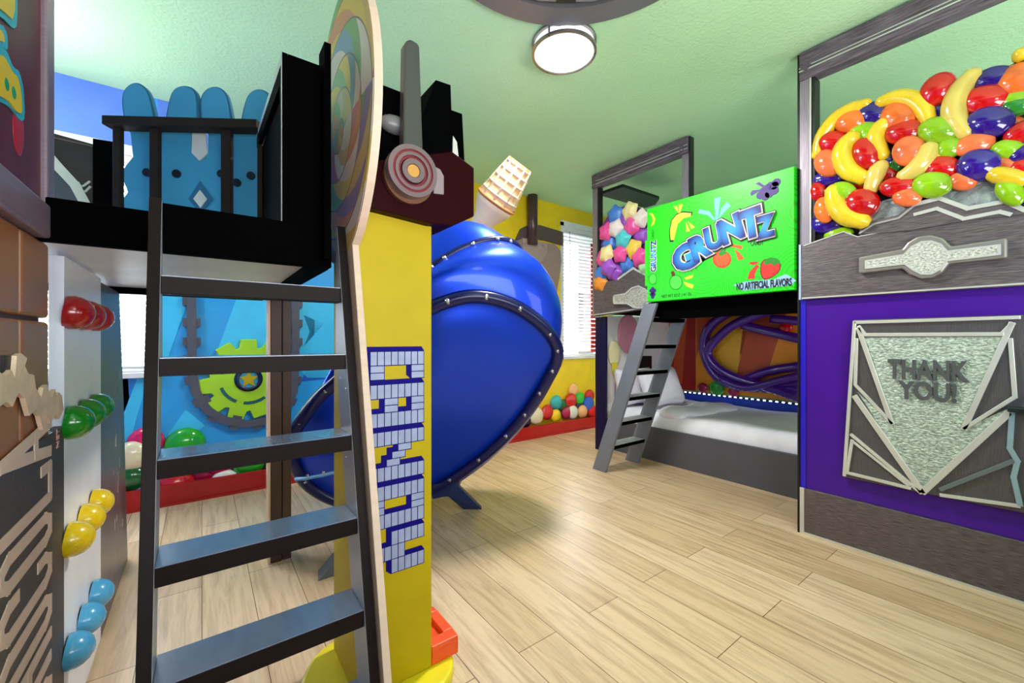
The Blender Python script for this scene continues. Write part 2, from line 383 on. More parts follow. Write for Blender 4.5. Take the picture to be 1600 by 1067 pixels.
# pipe and machine relief on the yellow wall
pipe = thing('wall_pipe', 'dark brown upright pipe on the yellow wall above the grey funnel plate', 'pipe', PY(832, 380, WY-.07))
pc = PY(832, 340, WY-.07)
MB().tube([(pc.x, pc.y, HZ), (pc.x, pc.y, PY(832, 382, WY-.07).z)], .062, 20).build('tube', mat('pipe_brown', (86, 66, 66), .25, metal=.4), pipe, True)
fm = thing('machine_relief', 'grey brown funnel plate with rivets on the yellow wall beside the pipe', 'wall decoration', PY(850, 420, WY))
mauve = mat('plate_mauve', (158, 132, 128), .5)
arch = mat('plate_brown', (92, 74, 74), .5)
MB().prism([PY(x, y, WY-.005) for x, y in [(803, 378), (812, 358), (824, 352), (842, 352), (878, 363), (878, 384), (850, 376), (822, 372)]], (0, -.02, 0)).build('arch', arch, fm)
MB().prism([PY(x, y, WY-.006) for x, y in [(803, 378), (812, 374), (866, 382), (874, 392), (876, 408), (866, 478), (858, 470), (830, 440), (800, 410)]], (0, -.02, 0)).build('plate', mauve, fm, bevel=.004)
MB().prism([PY(x, y, WY-.021) for x, y in [(815, 372), (854, 380), (853, 396), (846, 408), (836, 413), (826, 408), (817, 394)]], (0, -.02, 0)).build('funnel', mat('plate_mauve_light', (172, 150, 146), .45), fm, bevel=.003)
for x, y in ((819, 380), (848, 384), (834, 408)):
    MB().ell(PY(x, y, WY-.041), (.018, 0, 0), (0, 0, .018), (0, .012, 0)).build('rivet', mauve, fm, True)
for i in range(30):
    x = 848+(i % 6)*4-(i//6)*1.2; y = 398+(i//6)*6.5+(i % 2)*2.5
    MB().ell(PY(x, y, WY-.021), (.008, 0, 0), (0, 0, .010), (0, .006, 0), nu=8, nv=6).build('pebble', mat('pebble', (190, 166, 140), .5), fm, True)
# red toothed strip beside window 2
rs = MB()
p0 = PY(924, 380, WY-.03); p1 = PY(924, 550, WY-.03)
for i in range(26):
    z = p1.z+(p0.z-p1.z)*i/26
    rs.box(p0.x-.04, p0.x+.05, WY-.06, WY-.052, z, z+(p0.z-p1.z)/26*.72)
setp(rs.build('ribbed_strip', redm), 'upright red ribbed strip in front of the blind of the yellow wall', 'wall decoration')

# ------------------------------------------------------------------ ceiling lamp and disc
cl_ = Vector((1.66, 1.73, 0))
lamp = thing('ceiling_lamp', 'round flush ceiling lamp with brushed nickel ring and white diffuser', 'lamp', (cl_.x, cl_.y, HZ))
nick = mat('nickel', (150, 146, 144), .25, metal=.8)
MB().lathe((cl_.x, cl_.y, HZ), (0, 0, -1), [(.0001, 0), (.168, 0), (.172, .062), (.16, .072), (.0001, .076)], 48).build('diffuser', mat('lamp_diffuser', (248, 248, 250), .4, emit=.62, vary=False), lamp, True)
for h in (.004, .056):
    MB().lathe((cl_.x, cl_.y, HZ-h), (0, 0, -1), [(.170, 0), (.184, 0), (.184, .014), (.170, .014), (.170, 0)], 48).build('ring', nick, lamp)
for k in range(3):
    a = math.radians(80+120*k)
    MB().tube([(cl_.x+.178*math.cos(a), cl_.y+.178*math.sin(a), HZ-.01), (cl_.x+.178*math.cos(a), cl_.y+.178*math.sin(a), HZ-.07)], .005, 8).build('clip', nick, lamp)
dc = Vector((1.13, 1.06, HZ))
dsk = thing('ceiling_gear_disc', 'big round dark grey disc with a raised rim on the ceiling beside the lamp', 'ceiling decoration', dc)
MB().lathe(dc, (0, 0, -1), [(.0001, 0), (.69, 0), (.69, .03), (.57, .03), (.57, .012), (.0001, .012)], 72).build('rim', mat('disc_rim', (112, 110, 114), .45, metal=.2), dsk)
MB().lathe(dc+Vector((0, 0, -.012)), (0, 0, -1), [(.0001, 0), (.55, 0), (.55, .01), (.0001, .01)], 64).build('backing', mat('disc_dark', (34, 32, 36), .4), dsk)
for k in range(10):
    a = 2*PI*k/10
    pts = [dc+Vector((math.cos(a+q)*r, math.sin(a+q)*r, -.022)) for q, r in ((-.22, .53), (-.07, .54), (.07, .54), (.22, .53), (.18, .38), (-.18, .38))]
    MB().prism(pts, (0, 0, -.01)).build('tooth', mat('disc_plate', (132, 130, 134), .4, metal=.2), dsk)

# ------------------------------------------------------------------ left side: candy wall units (plane x = -.31)
LXP = -.31
def L_(x, y, d=0): return PX(x, y, LXP+d)
def smooth2(p):
    p = [Vector(q) for q in p]; q = []
    for i in range(len(p)):
        a, b = p[i], p[(i+1) % len(p)]; q += [a*.8+b*.2, a*.2+b*.8]
    return [(v.x, v.y) for v in q]
cb = thing('candy_carton_panel', 'dark red carton panel with yellow bubble letters at the upper left edge', 'panel', (LXP, 1.0, 1.4))
zt = 2.7; y1 = L_(75, 300).y
maroon = mat('maroon_board', (96, 20, 40), .4, vary=(6, (1, 4, 1), .15))
MB().box(LXP-.03, LXP, .5, y1-.06, 1.41, zt).build('board', maroon, cb)
fr = mat('lilac_edge', (126, 104, 122), .35, vary=(6, (1, 1, 20), .12))
MB().box(LXP-.04, LXP+.012, y1-.06, y1, 1.41, zt).build('side_frame', fr, cb, bevel=.006)
MB().box(LXP-.04, LXP+.016, .5, y1-.001, 1.385, 1.465).build('bottom_frame', fr, cb, bevel=.006)
up_t = (0, -1, 0); rt_t = (0, 0, 1)    # text read bottom to top, letter tops toward the viewer
bo = PX(18, 120, LXP)
cy_ = mat('letter_cyan', (40, 170, 200), .4); yl = mat('letter_yellow', (226, 190, 20), .4)
ry = Vector((0, 1, 0)); 
# the wall faces +x: reading direction downwards, letter feet toward the far end
for nm, mm_, d0, polys in (('lettering_outline', cy_, .0005, [[(-60, 60), (0, 72), (8, 80), (17, 104), (27, 110), (34, 138), (36, 184), (30, 190), (14, 168), (-2, 158), (-60, 140)], [(-60, -60), (24, -60), (24, 38), (18, 45), (0, 26), (-60, -10)], [(-60, 20), (0, 36), (8, 52), (9, 78), (0, 72), (-60, 60)]]),
                           ('lettering', yl, .0035, [[(-60, 75), (0, 84), (8, 95), (17, 113), (24, 118), (30, 140), (32, 178), (22, 173), (12, 158), (-2, 149), (-60, 130)], [(-60, -60), (20, -60), (20, 33), (0, 14), (-60, -25)], [(-60, 34), (-2, 44), (3, 55), (4, 66), (-2, 62), (-60, 52)]])):
    for k_, p_ in enumerate(polys):
        MB().prism([L_(x, y, d0+.0003*k_) for x, y in (smooth2(p_))], (.003, 0, 0)).build(nm, mm_, cb)
for x, y in ((11, 132), (22, 145)):
    MB().ell(L_(x, y, .0068), (0, .012, 0), (0, 0, .012), (.001, 0, 0)).build('letter_hole', mat('letter_green', (20, 150, 110), .4), cb)
MB().ell(L_(29, 203), (0, .034, 0), (0, 0, .055), (.002, 0, 0)).build('red_drop', mat('drop_red', (176, 16, 40), .35), cb, True)
# chocolate bar with torn wrapper
cbar = thing('chocolate_bar_panel', 'tall brown chocolate bar panel with a torn lettered wrapper at the left edge', 'panel', (LXP, 1.2, 0))
choc = mat('chocolate', (152, 96, 62), .4)
yc = L_(80, 480).y; yr = L_(58, 480).y
g = MB()
for (ya, yb) in ((.5, .9), (.9+.008, 1.32), (1.32+.01, yc)):
    for (za, zb) in ((1.20, 1.383), (.9, 1.19), (.6, .89)):
        pass
zrow = [(.62, 1.185), (1.195, 1.383)]
yj = L_(37, 480).y
for ya, yb in ((.5, yj-.006), (yj+.006, yc)):
    for za, zb in zrow: g.box(LXP-.03, LXP-.004, ya, yb, za, zb)
g.build('chocolate_square', choc, cbar, bevel=.008)
MB().box(LXP-.04, LXP-.02, .5, yc-.01, 0, 1.38).build('backing', mat('choc_dark', (60, 30, 20), .5), cbar)
wrapd = mat('wrapper_dark', (74, 66, 66), .55, vary=(20, (1, 2, 6), .25))
wy = L_(100, 700).y
MB().box(LXP-.02, LXP, .5, wy, 0, .90).build('wrapper', wrapd, cbar)
foil = mat('torn_paper', (224, 196, 170), .6, vary=(14, (1, 1, 1), .18))
tp = [(-30, 650), (-30, 570), (0, 588), (8, 578), (14, 590), (17, 556), (24, 552), (34, 560), (30, 572), (36, 584), (45, 586), (48, 606), (57, 622), (60, 606), (66, 601), (71, 616), (74, 622), (79, 608), (82, 620), (85, 613), (90, 618), (93, 640), (86, 655), (80, 646), (72, 662), (66, 648), (60, 672), (54, 650), (48, 640), (38, 650), (30, 622), (20, 614), (10, 636), (0, 628)]
MB().prism([L_(x, y, .001) for x, y in tp], (.008, 0, 0)).build('torn_edge', foil, cbar)
MB().prism([L_(x, y, -.003) for x, y in [(0, 555), (16, 557), (16, 590), (0, 600)]], (.005, 0, 0)).build('shadow_gap', mat('gap_black', (14, 8, 8), .5), cbar)
cream = mat('letter_cream', (226, 196, 180), .5)
zz = .965
def lz(px, py): return L_(px, py).z
lets = [('A', 650, 712), ('L', 716, 782), ('O', 790, 842), ('C', 850, 905), ('O', 915, 968), ('H', 976, 1030), ('C', 1040, 1100)]
for ch_, ya, yb in lets:
    z0 = lz(79, yb); z1_ = lz(79, ya); yb_ = L_(80, 700).y
    mbx = MB(); wz = z1_-z0-.03; hy = .34
    def LP(a_, b_, y0_=yb_-.018, z0_=z0+.015, wz=wz): return Vector((LXP+.0005, y0_-b_*.32, z0_+a_*wz))
    oc = [(0, .12), (0, .88), (.25, 1), (.75, 1), (1, .88), (1, .12), (.75, 0), (.25, 0)]
    st_l = {'A': [[(0, 0), (.5, 1), (1, 0)], [(.2, .35), (.8, .35)]], 'L': [[(0, 1), (0, 0), (1, 0), (1, .2)]], 'O': [oc+[oc[0]]],
            'C': [[(1, .72), (1, .88), (.75, 1), (.25, 1), (0, .88), (0, .12), (.25, 0), (.75, 0), (1, .12), (1, .28)]], 'H': [[(0, 0), (0, 1)], [(1, 0), (1, 1)], [(0, .5), (1, .5)]]}[ch_]
    for k_, q_ in enumerate(st_l): mbx.strip([LP(a_, b_) for a_, b_ in q_], .027, (1, 0, 0), .002+.0006*k_)
    mbx.build('lettering', cream, cbar)
text('small_lettering', 'NET', (LXP+.0005, L_(89, 690).y, lz(89, 685)), (0, 0, 1), (0, -1, 0), .05, .022, .002, mat('pink_print', (220, 150, 150), .5), cbar)
# white climbing panel with candy button holds
cw = thing('climbing_panel', 'white climbing panel with rows of red, green, yellow and blue button holds', 'climbing wall', (LXP, 1.8, 0))
yw0 = wy+.002; yw1 = 2.215
MB().box(LXP-.03, LXP, yw0, yw1, 0, 1.375).build('board', panelw, cw)
hm = {'red': mat('hold_red', (158, 14, 22), .2, coat=.6, vary=False), 'green': mat('hold_green', (12, 128, 24), .2, coat=.6, vary=False), 'yellow': mat('hold_yellow', (232, 196, 10), .25, coat=.5, vary=False), 'blue': mat('hold_blue', (78, 166, 214), .25, coat=.5, vary=False)}
for cname, z in (('red', 1.22), ('green', .905), ('yellow', .57), ('blue', .25)):
    for y in (1.71, 1.875, 2.04):
        prof = [(.047, 0), (.049, .012), (.046, .028), (.039, .042), (.027, .053), (.013, .059), (.0001, .061)]
        h = MB().lathe((LXP, y, z), (1, 0, -.12), prof, 24).build('hold', hm[cname], cw, True, label=cname+' button hold')
npn = MB(); 
npts = [(157, 431), (184, 451), (190, 600), (196, 876), (163, 985), (160, 700)]
yd1 = 2.66
nb = [(LXP-.02, yw1+.002, 0), (LXP-.02, 2.93, 0), (LXP-.02, 2.80, .8), (LXP-.02, yd1, 1.36), (LXP-.02, yw1+.002, 1.36)]
dkp = thing('dark_panel', 'dark grey wood grain panel at the far end of the white climbing panel', 'panel', (LXP, 2.4, 0))
MB().prism(nb, (.02, 0, 0)).build('board', mat('dark_grain', (96, 88, 96), .35, vary=(8, (1, 3, 1), .25)), dkp)
for i in range(16):
    y = random.uniform(2.5, 2.75); z = random.uniform(.2, 1.0)
    MB().obox((LXP, y, z), (LXP, y+random.uniform(-.02, .02), z+random.uniform(.02, .06)), (0, .002, 0), (.001, 0, 0)).build('scuff', mat('scuff', (190, 180, 180), .5), dkp)
    if i > 10: break

# ------------------------------------------------------------------ loft
SC = .9
LB0, LB1 = 1.356, 1.475; LF = 1.323; LR = .312; XL0 = -.101
loft = thing('loft_bed', 'black play loft with a light underside and a blue popsicle guard above the ladder', 'loft bed', (-.3, 1.9, 0))
MB().box(XL0, LR, LF, LF+.04, LB0, LB1).box(XL0, LR-.001, LF+.04, 1.474, LB0+.02, LB1-.001).build('landing_step', beam_m, loft, bevel=.003)
MB().box(-1.5, LR-.05, 1.475, 1.51, 1.38, 1.486).build('front_beam', beam_m, loft, bevel=.003)
MB().box(-1.5, LR-.041, 1.511, 2.62, 1.385, LB1-.02).build('deck', mat('deck_light', (240, 240, 244), .4, spec=.5), loft)
MB().box(LR-.04, LR, LF+.041, 2.62, LB0, LB1+.002).build('side_beam', beam_m, loft)
MB().box(-1.5, LR-.045, 2.625, 2.665, LB0, LB1).build('rear_beam', beam_m, loft)
# support post below the platform
px_, py_ = .30, 2.43
brn = mat('post_brown', (62, 42, 38), .35); 
MB().box(px_-.02, px_+.03, py_, py_+.09, 0, LB0+.018).box(px_+.034, px_+.075, py_+.005, py_+.085, 0, LB0+.018).build('support_post', brn, loft, bevel=.003)
MB().box(px_-.030, px_-.021, py_, py_+.09, 0, LB0+.018).build('support_post', mat('post_edge', (206, 176, 150), .5), loft, label='pale edge board of the brown support post')
# right side guard (black with light edge)
gx = .216; gy0, gy1 = LF+.001, 2.0; gt = 1.98
edge_l = mat('guard_edge', (190, 190, 196), .3)
MB().box(gx-.02, gx, gy0+.02, gy1, LB1+.003, gt-.06).build('side_guard', beam_m, loft)
MB().prism([(gx-.035, gy0, gt-.03), (gx-.035, gy1, gt+.01), (gx-.035, gy1, gt-.05), (gx-.035, gy0+.05, gt-.10), (gx-.035, gy0+.05, LB1), (gx-.035, gy0, LB1)], (.014, 0, 0)).build('guard_trim', beam_m, loft)
MB().prism([(gx-.036, gy0+.002, LB1), (gx-.036, gy0+.002, gt-.03), (gx-.036, gy1, gt+.01), (gx-.036, gy1, gt-.008), (gx-.036, gy0+.016, gt-.055), (gx-.036, gy0+.016, LB1)], (.001, 0, 0)).build('guard_trim', edge_l, loft, label='light grey edge trim of the side guard')
MB().box(gx-.02, gx+.065, gy0, gy0+.03, LB1, gt-.03).build('guard_stile', beam_m, loft)
MB().box(gx+.067, gx+.085, gy0-.04, gy0+.03, LB1-.1, gt+.02).build('guard_stile', beam_m, loft)
# diagonal rail and posts
A = Vector((-.290, 2.277, 2.0)); B = Vector((.190, 1.955, 2.0)); D = (B-A).normalized(); NR = Vector((-D.y, D.x, 0)).normalized()
if NR.y < 0: NR = -NR
railm = mat('rail_charcoal', (40, 32, 28), .6, spec=.1)
rb = MB(); rb.obox(A-D*.01, B, (0, 0, .018), NR*.03)
def dq(x, y, off=0): return PP(x, y, A+NR*off, NR)
rl = rb.build('guard_rail', railm, loft, bevel=.004)
for xc, hw in ((185, 5.5), (243, 6.5), (355, 7.5), (408, 4)):
    a = dq(xc-hw, 230); b = dq(xc+hw, 230); wv = (b-a)/2; c = (a+b)/2
    MB().obox((c.x, c.y, LB1-.02), (c.x, c.y, 1.981), (wv.x, wv.y, 0), NR*.012).build('baluster', railm, loft, bevel=.003)
pb = thing_part = None
blu = mat('popsicle_blue', (62, 146, 186), .45); blu2 = mat('popsicle_rim', (40, 100, 136), .45)
BO = .06
def smooth_poly(pts, it=2):
    for _ in range(it):
        q = []
        for i in range(len(pts)):
            a, b = Vector(pts[i]), Vector(pts[(i+1) % len(pts)])
            q += [a*.75+b*.25, a*.25+b*.75]
        pts = q
    return pts
body = [(203, 200), (300, 200), (303, 240), (313, 252), (325, 240), (326, 203), (414, 206), (416, 345), (190, 345), (187, 318), (200, 300), (188, 270), (208, 245)]
db = MB().prism([dq(x, y, BO) for x, y in body], NR*.02).build('guard_board', blu, loft, label='blue popsicle shaped guard board')
fing = [[(200, 215), (189, 160), (194, 138), (212, 127), (230, 137), (239, 162), (250, 215)],
        [(254, 215), (264, 155), (272, 138), (289, 133), (306, 139), (312, 160), (310, 215)],
        [(318, 215), (311, 158), (320, 140), (337, 134), (353, 142), (360, 164), (368, 215)],
        [(372, 215), (382, 160), (391, 143), (407, 138), (423, 147), (428, 165), (420, 215)]]
for k, f in enumerate(fing):
    pts = smooth_poly([Vector((x, y)) for x, y in f], 2)
    c = sum(pts, Vector((0, 0)))/len(pts)
    fo = MB().prism([dq(p.x, p.y, BO+.021) for p in pts], NR*.018).build('popsicle_top', blu2, loft)
    MB().prism([dq(c.x+(p.x-c.x)*.86, c.y+(p.y-c.y)*.93, BO+.0205) for p in pts], -NR*.006).build('face', blu, fo)
for x, y in ((231, 270), (277, 272), (347, 272), (393, 275), (371, 286)):
    MB().disc(dq(x, y, BO-.001), -NR, .0165, .008, 20).build('bolt_cap', mat('cap_black', (24, 24, 28), .4), db)
pale = mat('pale_board', (205, 205, 196), .4)
MB().prism([dq(x, y, BO-.004) for x, y in [(302, 207), (322, 205), (325, 240), (313, 252), (301, 240)]], -NR*.006).build('tooth', pale, db)
MB().prism([dq(x, y, BO-.004) for x, y in [(313, 283), (333, 311), (313, 334), (295, 311)]], -NR*.003).build('diamond', blu2, db)
MB().prism([dq(x, y, BO-.008) for x, y in [(313, 297), (324, 311), (314, 325), (303, 311)]], -NR*.004).build('diamond', pale, db)
# upper left: dark bunk wall board behind the window line
eb = MB().prism([PY(x, y, 2.62) for x, y in [(40, 196), (148, 226), (148, 345), (40, 345)]], (0, .03, 0)).build('back_panel', mat('espresso_panel', (46, 34, 36), .45, vary=(5, (1, 1, 12), .3)), loft)
MB().strip([PY(x, y, 2.62) for x, y in [(60, 210), (148, 230)]], .006, (0, -1, 0), .006).build('groove', mat('groove_l', (96, 80, 80), .4), eb)
MB().prism([PY(x, y, 2.619) for x, y in [(60, 225), (90, 262), (120, 290), (140, 325), (60, 325)]], (0, -.008, 0)).build('grey_shape', mat('slate', (70, 74, 84), .4), eb)
MB().strip([PY(x, y, 2.61) for x, y in [(66, 232), (92, 262), (118, 290), (134, 320)]], .035, (0, -1, 0), .008).build('white_edge', pale, eb)
MB().strip([PY(x, y, 2.619) for x, y in [(120, 294), (132, 290), (140, 284)]], .008, (0, -1, 0), .004).build('streak', pale, eb)
MB().strip([PY(x, y, 2.619) for x, y in [(124, 302), (134, 299), (141, 292)]], .008, (0, -1, 0), .004).build('streak', pale, eb)
MB().prism([PY(x, y, 2.56) for x, y in [(145, 216), (180, 222), (180, 345), (145, 345)]], (0, .03, 0)).build('end_board', beam_m, loft)

# ------------------------------------------------------------------ left ladder
lad = thing('ladder', 'black wide ladder with broad treads leaning on the left loft', 'ladder', (.12, 1.0, 0))
def LY(z): return LF-.012 - (LB1-z)*.262      # front line of the stringers
XI0, XI1 = -.077, .323; PW = .024; DEP = .115
def stringer(x0, x1, ztop):
    m = MB(); zb = 0
    m.prism([(x0, LY(zb), zb), (x0, LY(zb)+DEP, zb), (x0, LY(ztop)+DEP*.0+.0, ztop), ], (x1-x0, 0, 0)) if False else None
    zq = LB0-.004
    m.prism([(x0, LY(zb), zb), (x0, LY(zb)+DEP, zb), (x0, min(LY(zq)+DEP, LF-.002), zq-.25), (x0, LF-.002, zq), (x0, LF-.002, ztop), (x0, LY(ztop)-.004, ztop)], (x1-x0, 0, 0))
    return m
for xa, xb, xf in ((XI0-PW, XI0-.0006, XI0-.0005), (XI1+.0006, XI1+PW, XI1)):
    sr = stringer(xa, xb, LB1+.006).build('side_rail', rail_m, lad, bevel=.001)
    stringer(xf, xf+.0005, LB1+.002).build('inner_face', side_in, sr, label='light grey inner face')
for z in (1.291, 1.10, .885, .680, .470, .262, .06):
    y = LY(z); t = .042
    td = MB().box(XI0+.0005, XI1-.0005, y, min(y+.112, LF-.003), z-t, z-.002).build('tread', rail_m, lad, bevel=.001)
    MB().box(XI0+.001, XI1-.001, y+.001, min(y+.112, LF-.003), z-.002, z).build('tread_top', tread_m, td, label='blue grey top layer coloured as window sheen on the tread')
for z, dz in ((1.10, -.07), (.885, -.07), (.885, .12)):
    MB().disc((XI1, LY(z)+.05, z+dz), (-1, 0, 0), .004, .003, 10).build('screw', bolt_m, lad)

# ------------------------------------------------------------------ lollipop
def lolly_mat():
    m = bpy.data.materials.new('lollipop_swirl'); m.use_nodes = True; nt = m.node_tree; b = nt.nodes['Principled BSDF']; N = nt.nodes.new; L = nt.links.new
    tc = N('ShaderNodeTexCoord'); sp = N('ShaderNodeSeparateXYZ'); L(tc.outputs['Object'], sp.inputs[0])
    def M(op, a, b_=None):
        n = N('ShaderNodeMath'); n.operation = op
        for i, q in enumerate((a, b_)):
            if q is None: continue
            if isinstance(q, (int, float)): n.inputs[i].default_value = q
            else: L(q, n.inputs[i])
        return n.outputs[0]
    y, z = sp.outputs[1], sp.outputs[2]
    r = M('SQRT', M('ADD', M('MULTIPLY', y, y), M('MULTIPLY', z, z)))
    a = M('ARCTAN2', z, y)
    band = M('SUBTRACT', M('MULTIPLY', r, 11.0), M('DIVIDE', a, 2*PI))
    bi = M('FLOOR', band); fr_ = M('FRACT', band)
    seg = M('ADD', M('MULTIPLY', M('ADD', a, M('MULTIPLY', bi, 2*PI)), 1.6), M('MULTIPLY', fr_, 1.2))
    # segments get finer outward
    seg2 = M('MULTIPLY', seg, 1.25)
    si = M('FLOOR', seg2)
    cbn = N('ShaderNodeCombineXYZ'); L(bi, cbn.inputs[0]); L(si, cbn.inputs[1])
    wn = N('ShaderNodeTexWhiteNoise'); L(cbn.outputs[0], wn.inputs[0])
    rp = N('ShaderNodeValToRGB'); rp.color_ramp.interpolation = 'CONSTANT'
    pal = [(226, 186, 60), (206, 96, 104), (120, 166, 96), (218, 132, 84), (150, 118, 150), (222, 196, 176), (120, 150, 180), (214, 170, 90), (190, 80, 100), (226, 206, 190)]
    e = rp.color_ramp.elements
    while len(e) < len(pal): e.new(.5)
    for i, c in enumerate(pal): e[i].position = i/len(pal); e[i].color = (*lin(c), 1)
    L(wn.outputs[0], rp.inputs[0])
    mn = M('LESS_THAN', M('MINIMUM', fr_, M('SUBTRACT', 1.0, fr_)), .03)
    mx = N('ShaderNodeMix'); mx.data_type = 'RGBA'; L(mn, mx.inputs[0]); L(rp.outputs[0], mx.inputs[6]); mx.inputs[7].default_value = (*lin((120, 96, 90)), 1)
    L(mx.outputs[2], b.inputs['Base Color']); b.inputs['Roughness'].default_value = .4
    return m
lx = XI1+PW+.0035
lc = Vector((lx, 1.39, 1.81))
lol = thing('lollipop', 'giant wooden lollipop with a multicoloured swirl disc on a pale stick beside the ladder', 'decoration', lc)
pn = mat('pale_birch', (214, 186, 168), .5, vary=(8, (1, 1, 6), .06))
def ellip(rr, x, s=1.0): return [Vector((x, lc.y+math.cos(2*PI*i/72)*rr*.83, lc.z+math.sin(2*PI*i/72)*rr*1.07)) for i in range(72)]
lr = .40
MB().prism(ellip(lr, lx+.0015), (.022, 0, 0)).build('disc', pn, lol, label='pale birch disc')
# printed swirl face, its object origin at the disc centre
fc = MB().prism(ellip(lr*.985, lx), (.0012, 0, 0)).build('swirl', lolly_mat(), lol)
st = MB(); zs = 1.42
st.prism([(lx+.001, LY(0)-.012, 0), (lx+.001, LY(0)+.055, 0), (lx+.001, LY(zs)+.03, zs), (lx+.001, LY(zs)-.045, zs)], (.0195, 0, 0))
st.build('stick', pn, lol, bevel=.002)

# ------------------------------------------------------------------ candy dispenser column
CY0, CY1, CX0, CX1 = 1.276, 1.56, .374, .6175
dis = thing('candy_dispenser', 'tall yellow dispenser column with blue brick letters and a dark blocky head', 'candy dispenser', (.5, 1.45, 0))
ctop = 1.535
MB().box(CX0, CX1, CY0, CY1, .045, ctop).build('body', yellow, dis, bevel=.006)
bs = MB()
bp = [(CX0-.03, CY1+.06), (CX0-.14, CY1-.1), (CX0-.14, CY0+.0), (CX0-.03, CY0-.09), (CX1-.06, CY0-.11), (CX1+.05, CY0-.06), (CX1+.1, CY0+.04), (CX1+.08, CY1), (CX1+.02, CY1+.06)]
bp = smooth_poly([Vector(p) for p in bp], 2)
ladline = LY(0)
bp = [Vector((p.x, p.y)) for p in bp]
bs.prism([(p.x, p.y, 0) for p in bp], (0, 0, .045))
bs.build('base', mat('base_yellow', (232, 214, 30), .4), dis, bevel=.012)
ora = mat('orange_red', (238, 86, 30), .4)
ox0, ox1, oy0, oy1 = CX1+.001, CX1+.102, CY0+.004, CY0+.20
ob = MB(); ob.box(ox0, ox1, oy0, oy1, .0455, .088)
ob.box(ox0, ox1, oy0, oy0+.045, .088, .108).box(ox0, ox1, oy1-.03, oy1, .088, .108).box(ox1-.035, ox1, oy0+.045, oy1-.03, .088, .108)
ob.build('foot_tray', ora, dis, bevel=.003, label='orange red tray at the foot')
# brick letters
c0 = .022; X0 = PY(578, 700, CY0).x; zt0 = 1.104
rows = []
def bricks():
    cells = []; z = 0
    def bar(a, b):
        nonlocal z
        for i in range(a, b): cells.append((i, i+1, z, z+2))
        z += 2
    def mid(groups, n=2):
        nonlocal z
        for k in range(n):
            for a, b in groups: cells.append((a, b, z+k, z+k+1))
        z += n
    gap = .68
    bar(0, 8); mid([(0, 2), (6, 8)]); z += gap
    bar(0, 8); mid([(2, 4), (6, 8)]); bar(0, 8); z += gap
    bar(0, 8); mid([(4, 6)], 1); mid([(3.1, 5.1)], 1); mid([(2.3, 4.3)], 1); bar(0, 8); z += gap
    bar(0, 8); mid([(0, 2), (6, 8)]); bar(0, 8); z += gap
    bar(3, 8)
    for i in range(0, 5): cells.append((i, i+1, z, z+2))
    z += 2
    bar(3, 8)
    return cells
ce = bricks()
nv = MB(); bk = MB()
for ci, (a, b, u, v) in enumerate(ce):
    xa, xb = X0+a*c0, X0+b*c0; za, zb = zt0-v*c0, zt0-u*c0
    pts = [(xa-.0015, CY0, za-.0015), (xb+.0015, CY0, za-.0015), (xb+.0015, CY0, zb+.0015), (xb-.008, CY0, zb+.015), (xa-.0165, CY0, zb+.015), (xa-.0165, CY0, za+.012)]
    nv.prism(pts, (0, -.0010-.000008*ci, 0)); e = .0014
    bk.box(xa+e, xb-e, CY0-.0028, CY0-.0016, za+e, zb-e)
nv.build('lettering_shadow', navy, dis, label='navy outline of the brick letters')
bk.build('lettering', brick_grey, dis, label='pale grey brick letters reading CANDY')
# head
hred = mat('head_maroon', (38, 0, 6), .45, spec=.06); hblk = mat('head_black', (2, 2, 3), .8, spec=.02)
HY = 1.235
head = MB().prism([PY(x, y, HY) for x, y in [(556, 318), (556, 255), (706, 236), (741, 262), (741, 338), (708, 352), (674, 349)]], (0, .42, 0)).build('head', hred, dis, bevel=.004)
MB().prism([PY(x, y, HY+.05) for x, y in [(586, 255), (586, 128), (632, 146), (655, 190), (672, 168), (706, 240), (706, 255)]], (0, .32, 0)).build('crest', hblk, head)
MB().prism([PY(x, y, HY+.01) for x, y in [(660, 182), (681, 125), (704, 133), (708, 262), (662, 262)]], (0, .2, 0)).build('fin', hblk, head)
MB().prism([PY(x, y, HY+.12) for x, y in [(700, 170), (722, 178), (726, 258), (712, 270), (700, 262)]], (0, .12, 0)).build('fin', hblk, head)
MB().prism([PY(x, y, HY+.115) for x, y in [(708, 212), (714, 222), (717, 250), (712, 262), (707, 240)]], (0, .004, 0)).build('chip', pale, head)
MB().ell(PY(616, 196, HY+.05), (.05, 0, 0), (0, 0, .03), (0, .03, 0)).build('dome', mat('dome_grey', (110, 108, 112), .3), head, True)
MB().prism([PY(x, y, HY-.012) for x, y in [(633, 68), (636, 62), (642, 61), (653, 67), (656, 74), (662, 250), (630, 250)]], (0, .04, 0)).build('antenna', mat('antenna_grey', (62, 60, 62), .35, vary=(3, (1, 1, 1), .1)), head, bevel=.006)
dcx = PY(641, 271, HY-.02); rd = (PY(641, 231, HY-.02)-dcx).length
ax = (-.12, -1, .0)
dg = mat('dial_grey', (120, 100, 106), .3, metal=.3); dr = mat('dial_red', (120, 24, 40), .3)
MB().lathe(dcx+Vector((0, .03, -.012)), (0, -1, 0), [(rd*1.0, -.02), (rd*1.0, .025), (.0001, .025)], 40).build('dial_body', mat('dial_brown', (110, 72, 46), .35, metal=.3), head)
for r0, r1, h, mm in ((.82, 1.0, .034, dg), (.72, .82, .03, dr), (.60, .72, .034, dg), (.5, .60, .028, dr), (.26, .46, .036, dg), (.0, .24, .034, mat('dial_tan', (196, 140, 66), .4))):
    MB().lathe(dcx+Vector((0, .008, 0)), (0, -1, 0), [(max(rd*r0, .0001), 0), (max(rd*r0, .0001), h), (rd*r1, h), (rd*r1, 0)], 40).build('dial_ring', mm, head, True if False else False)
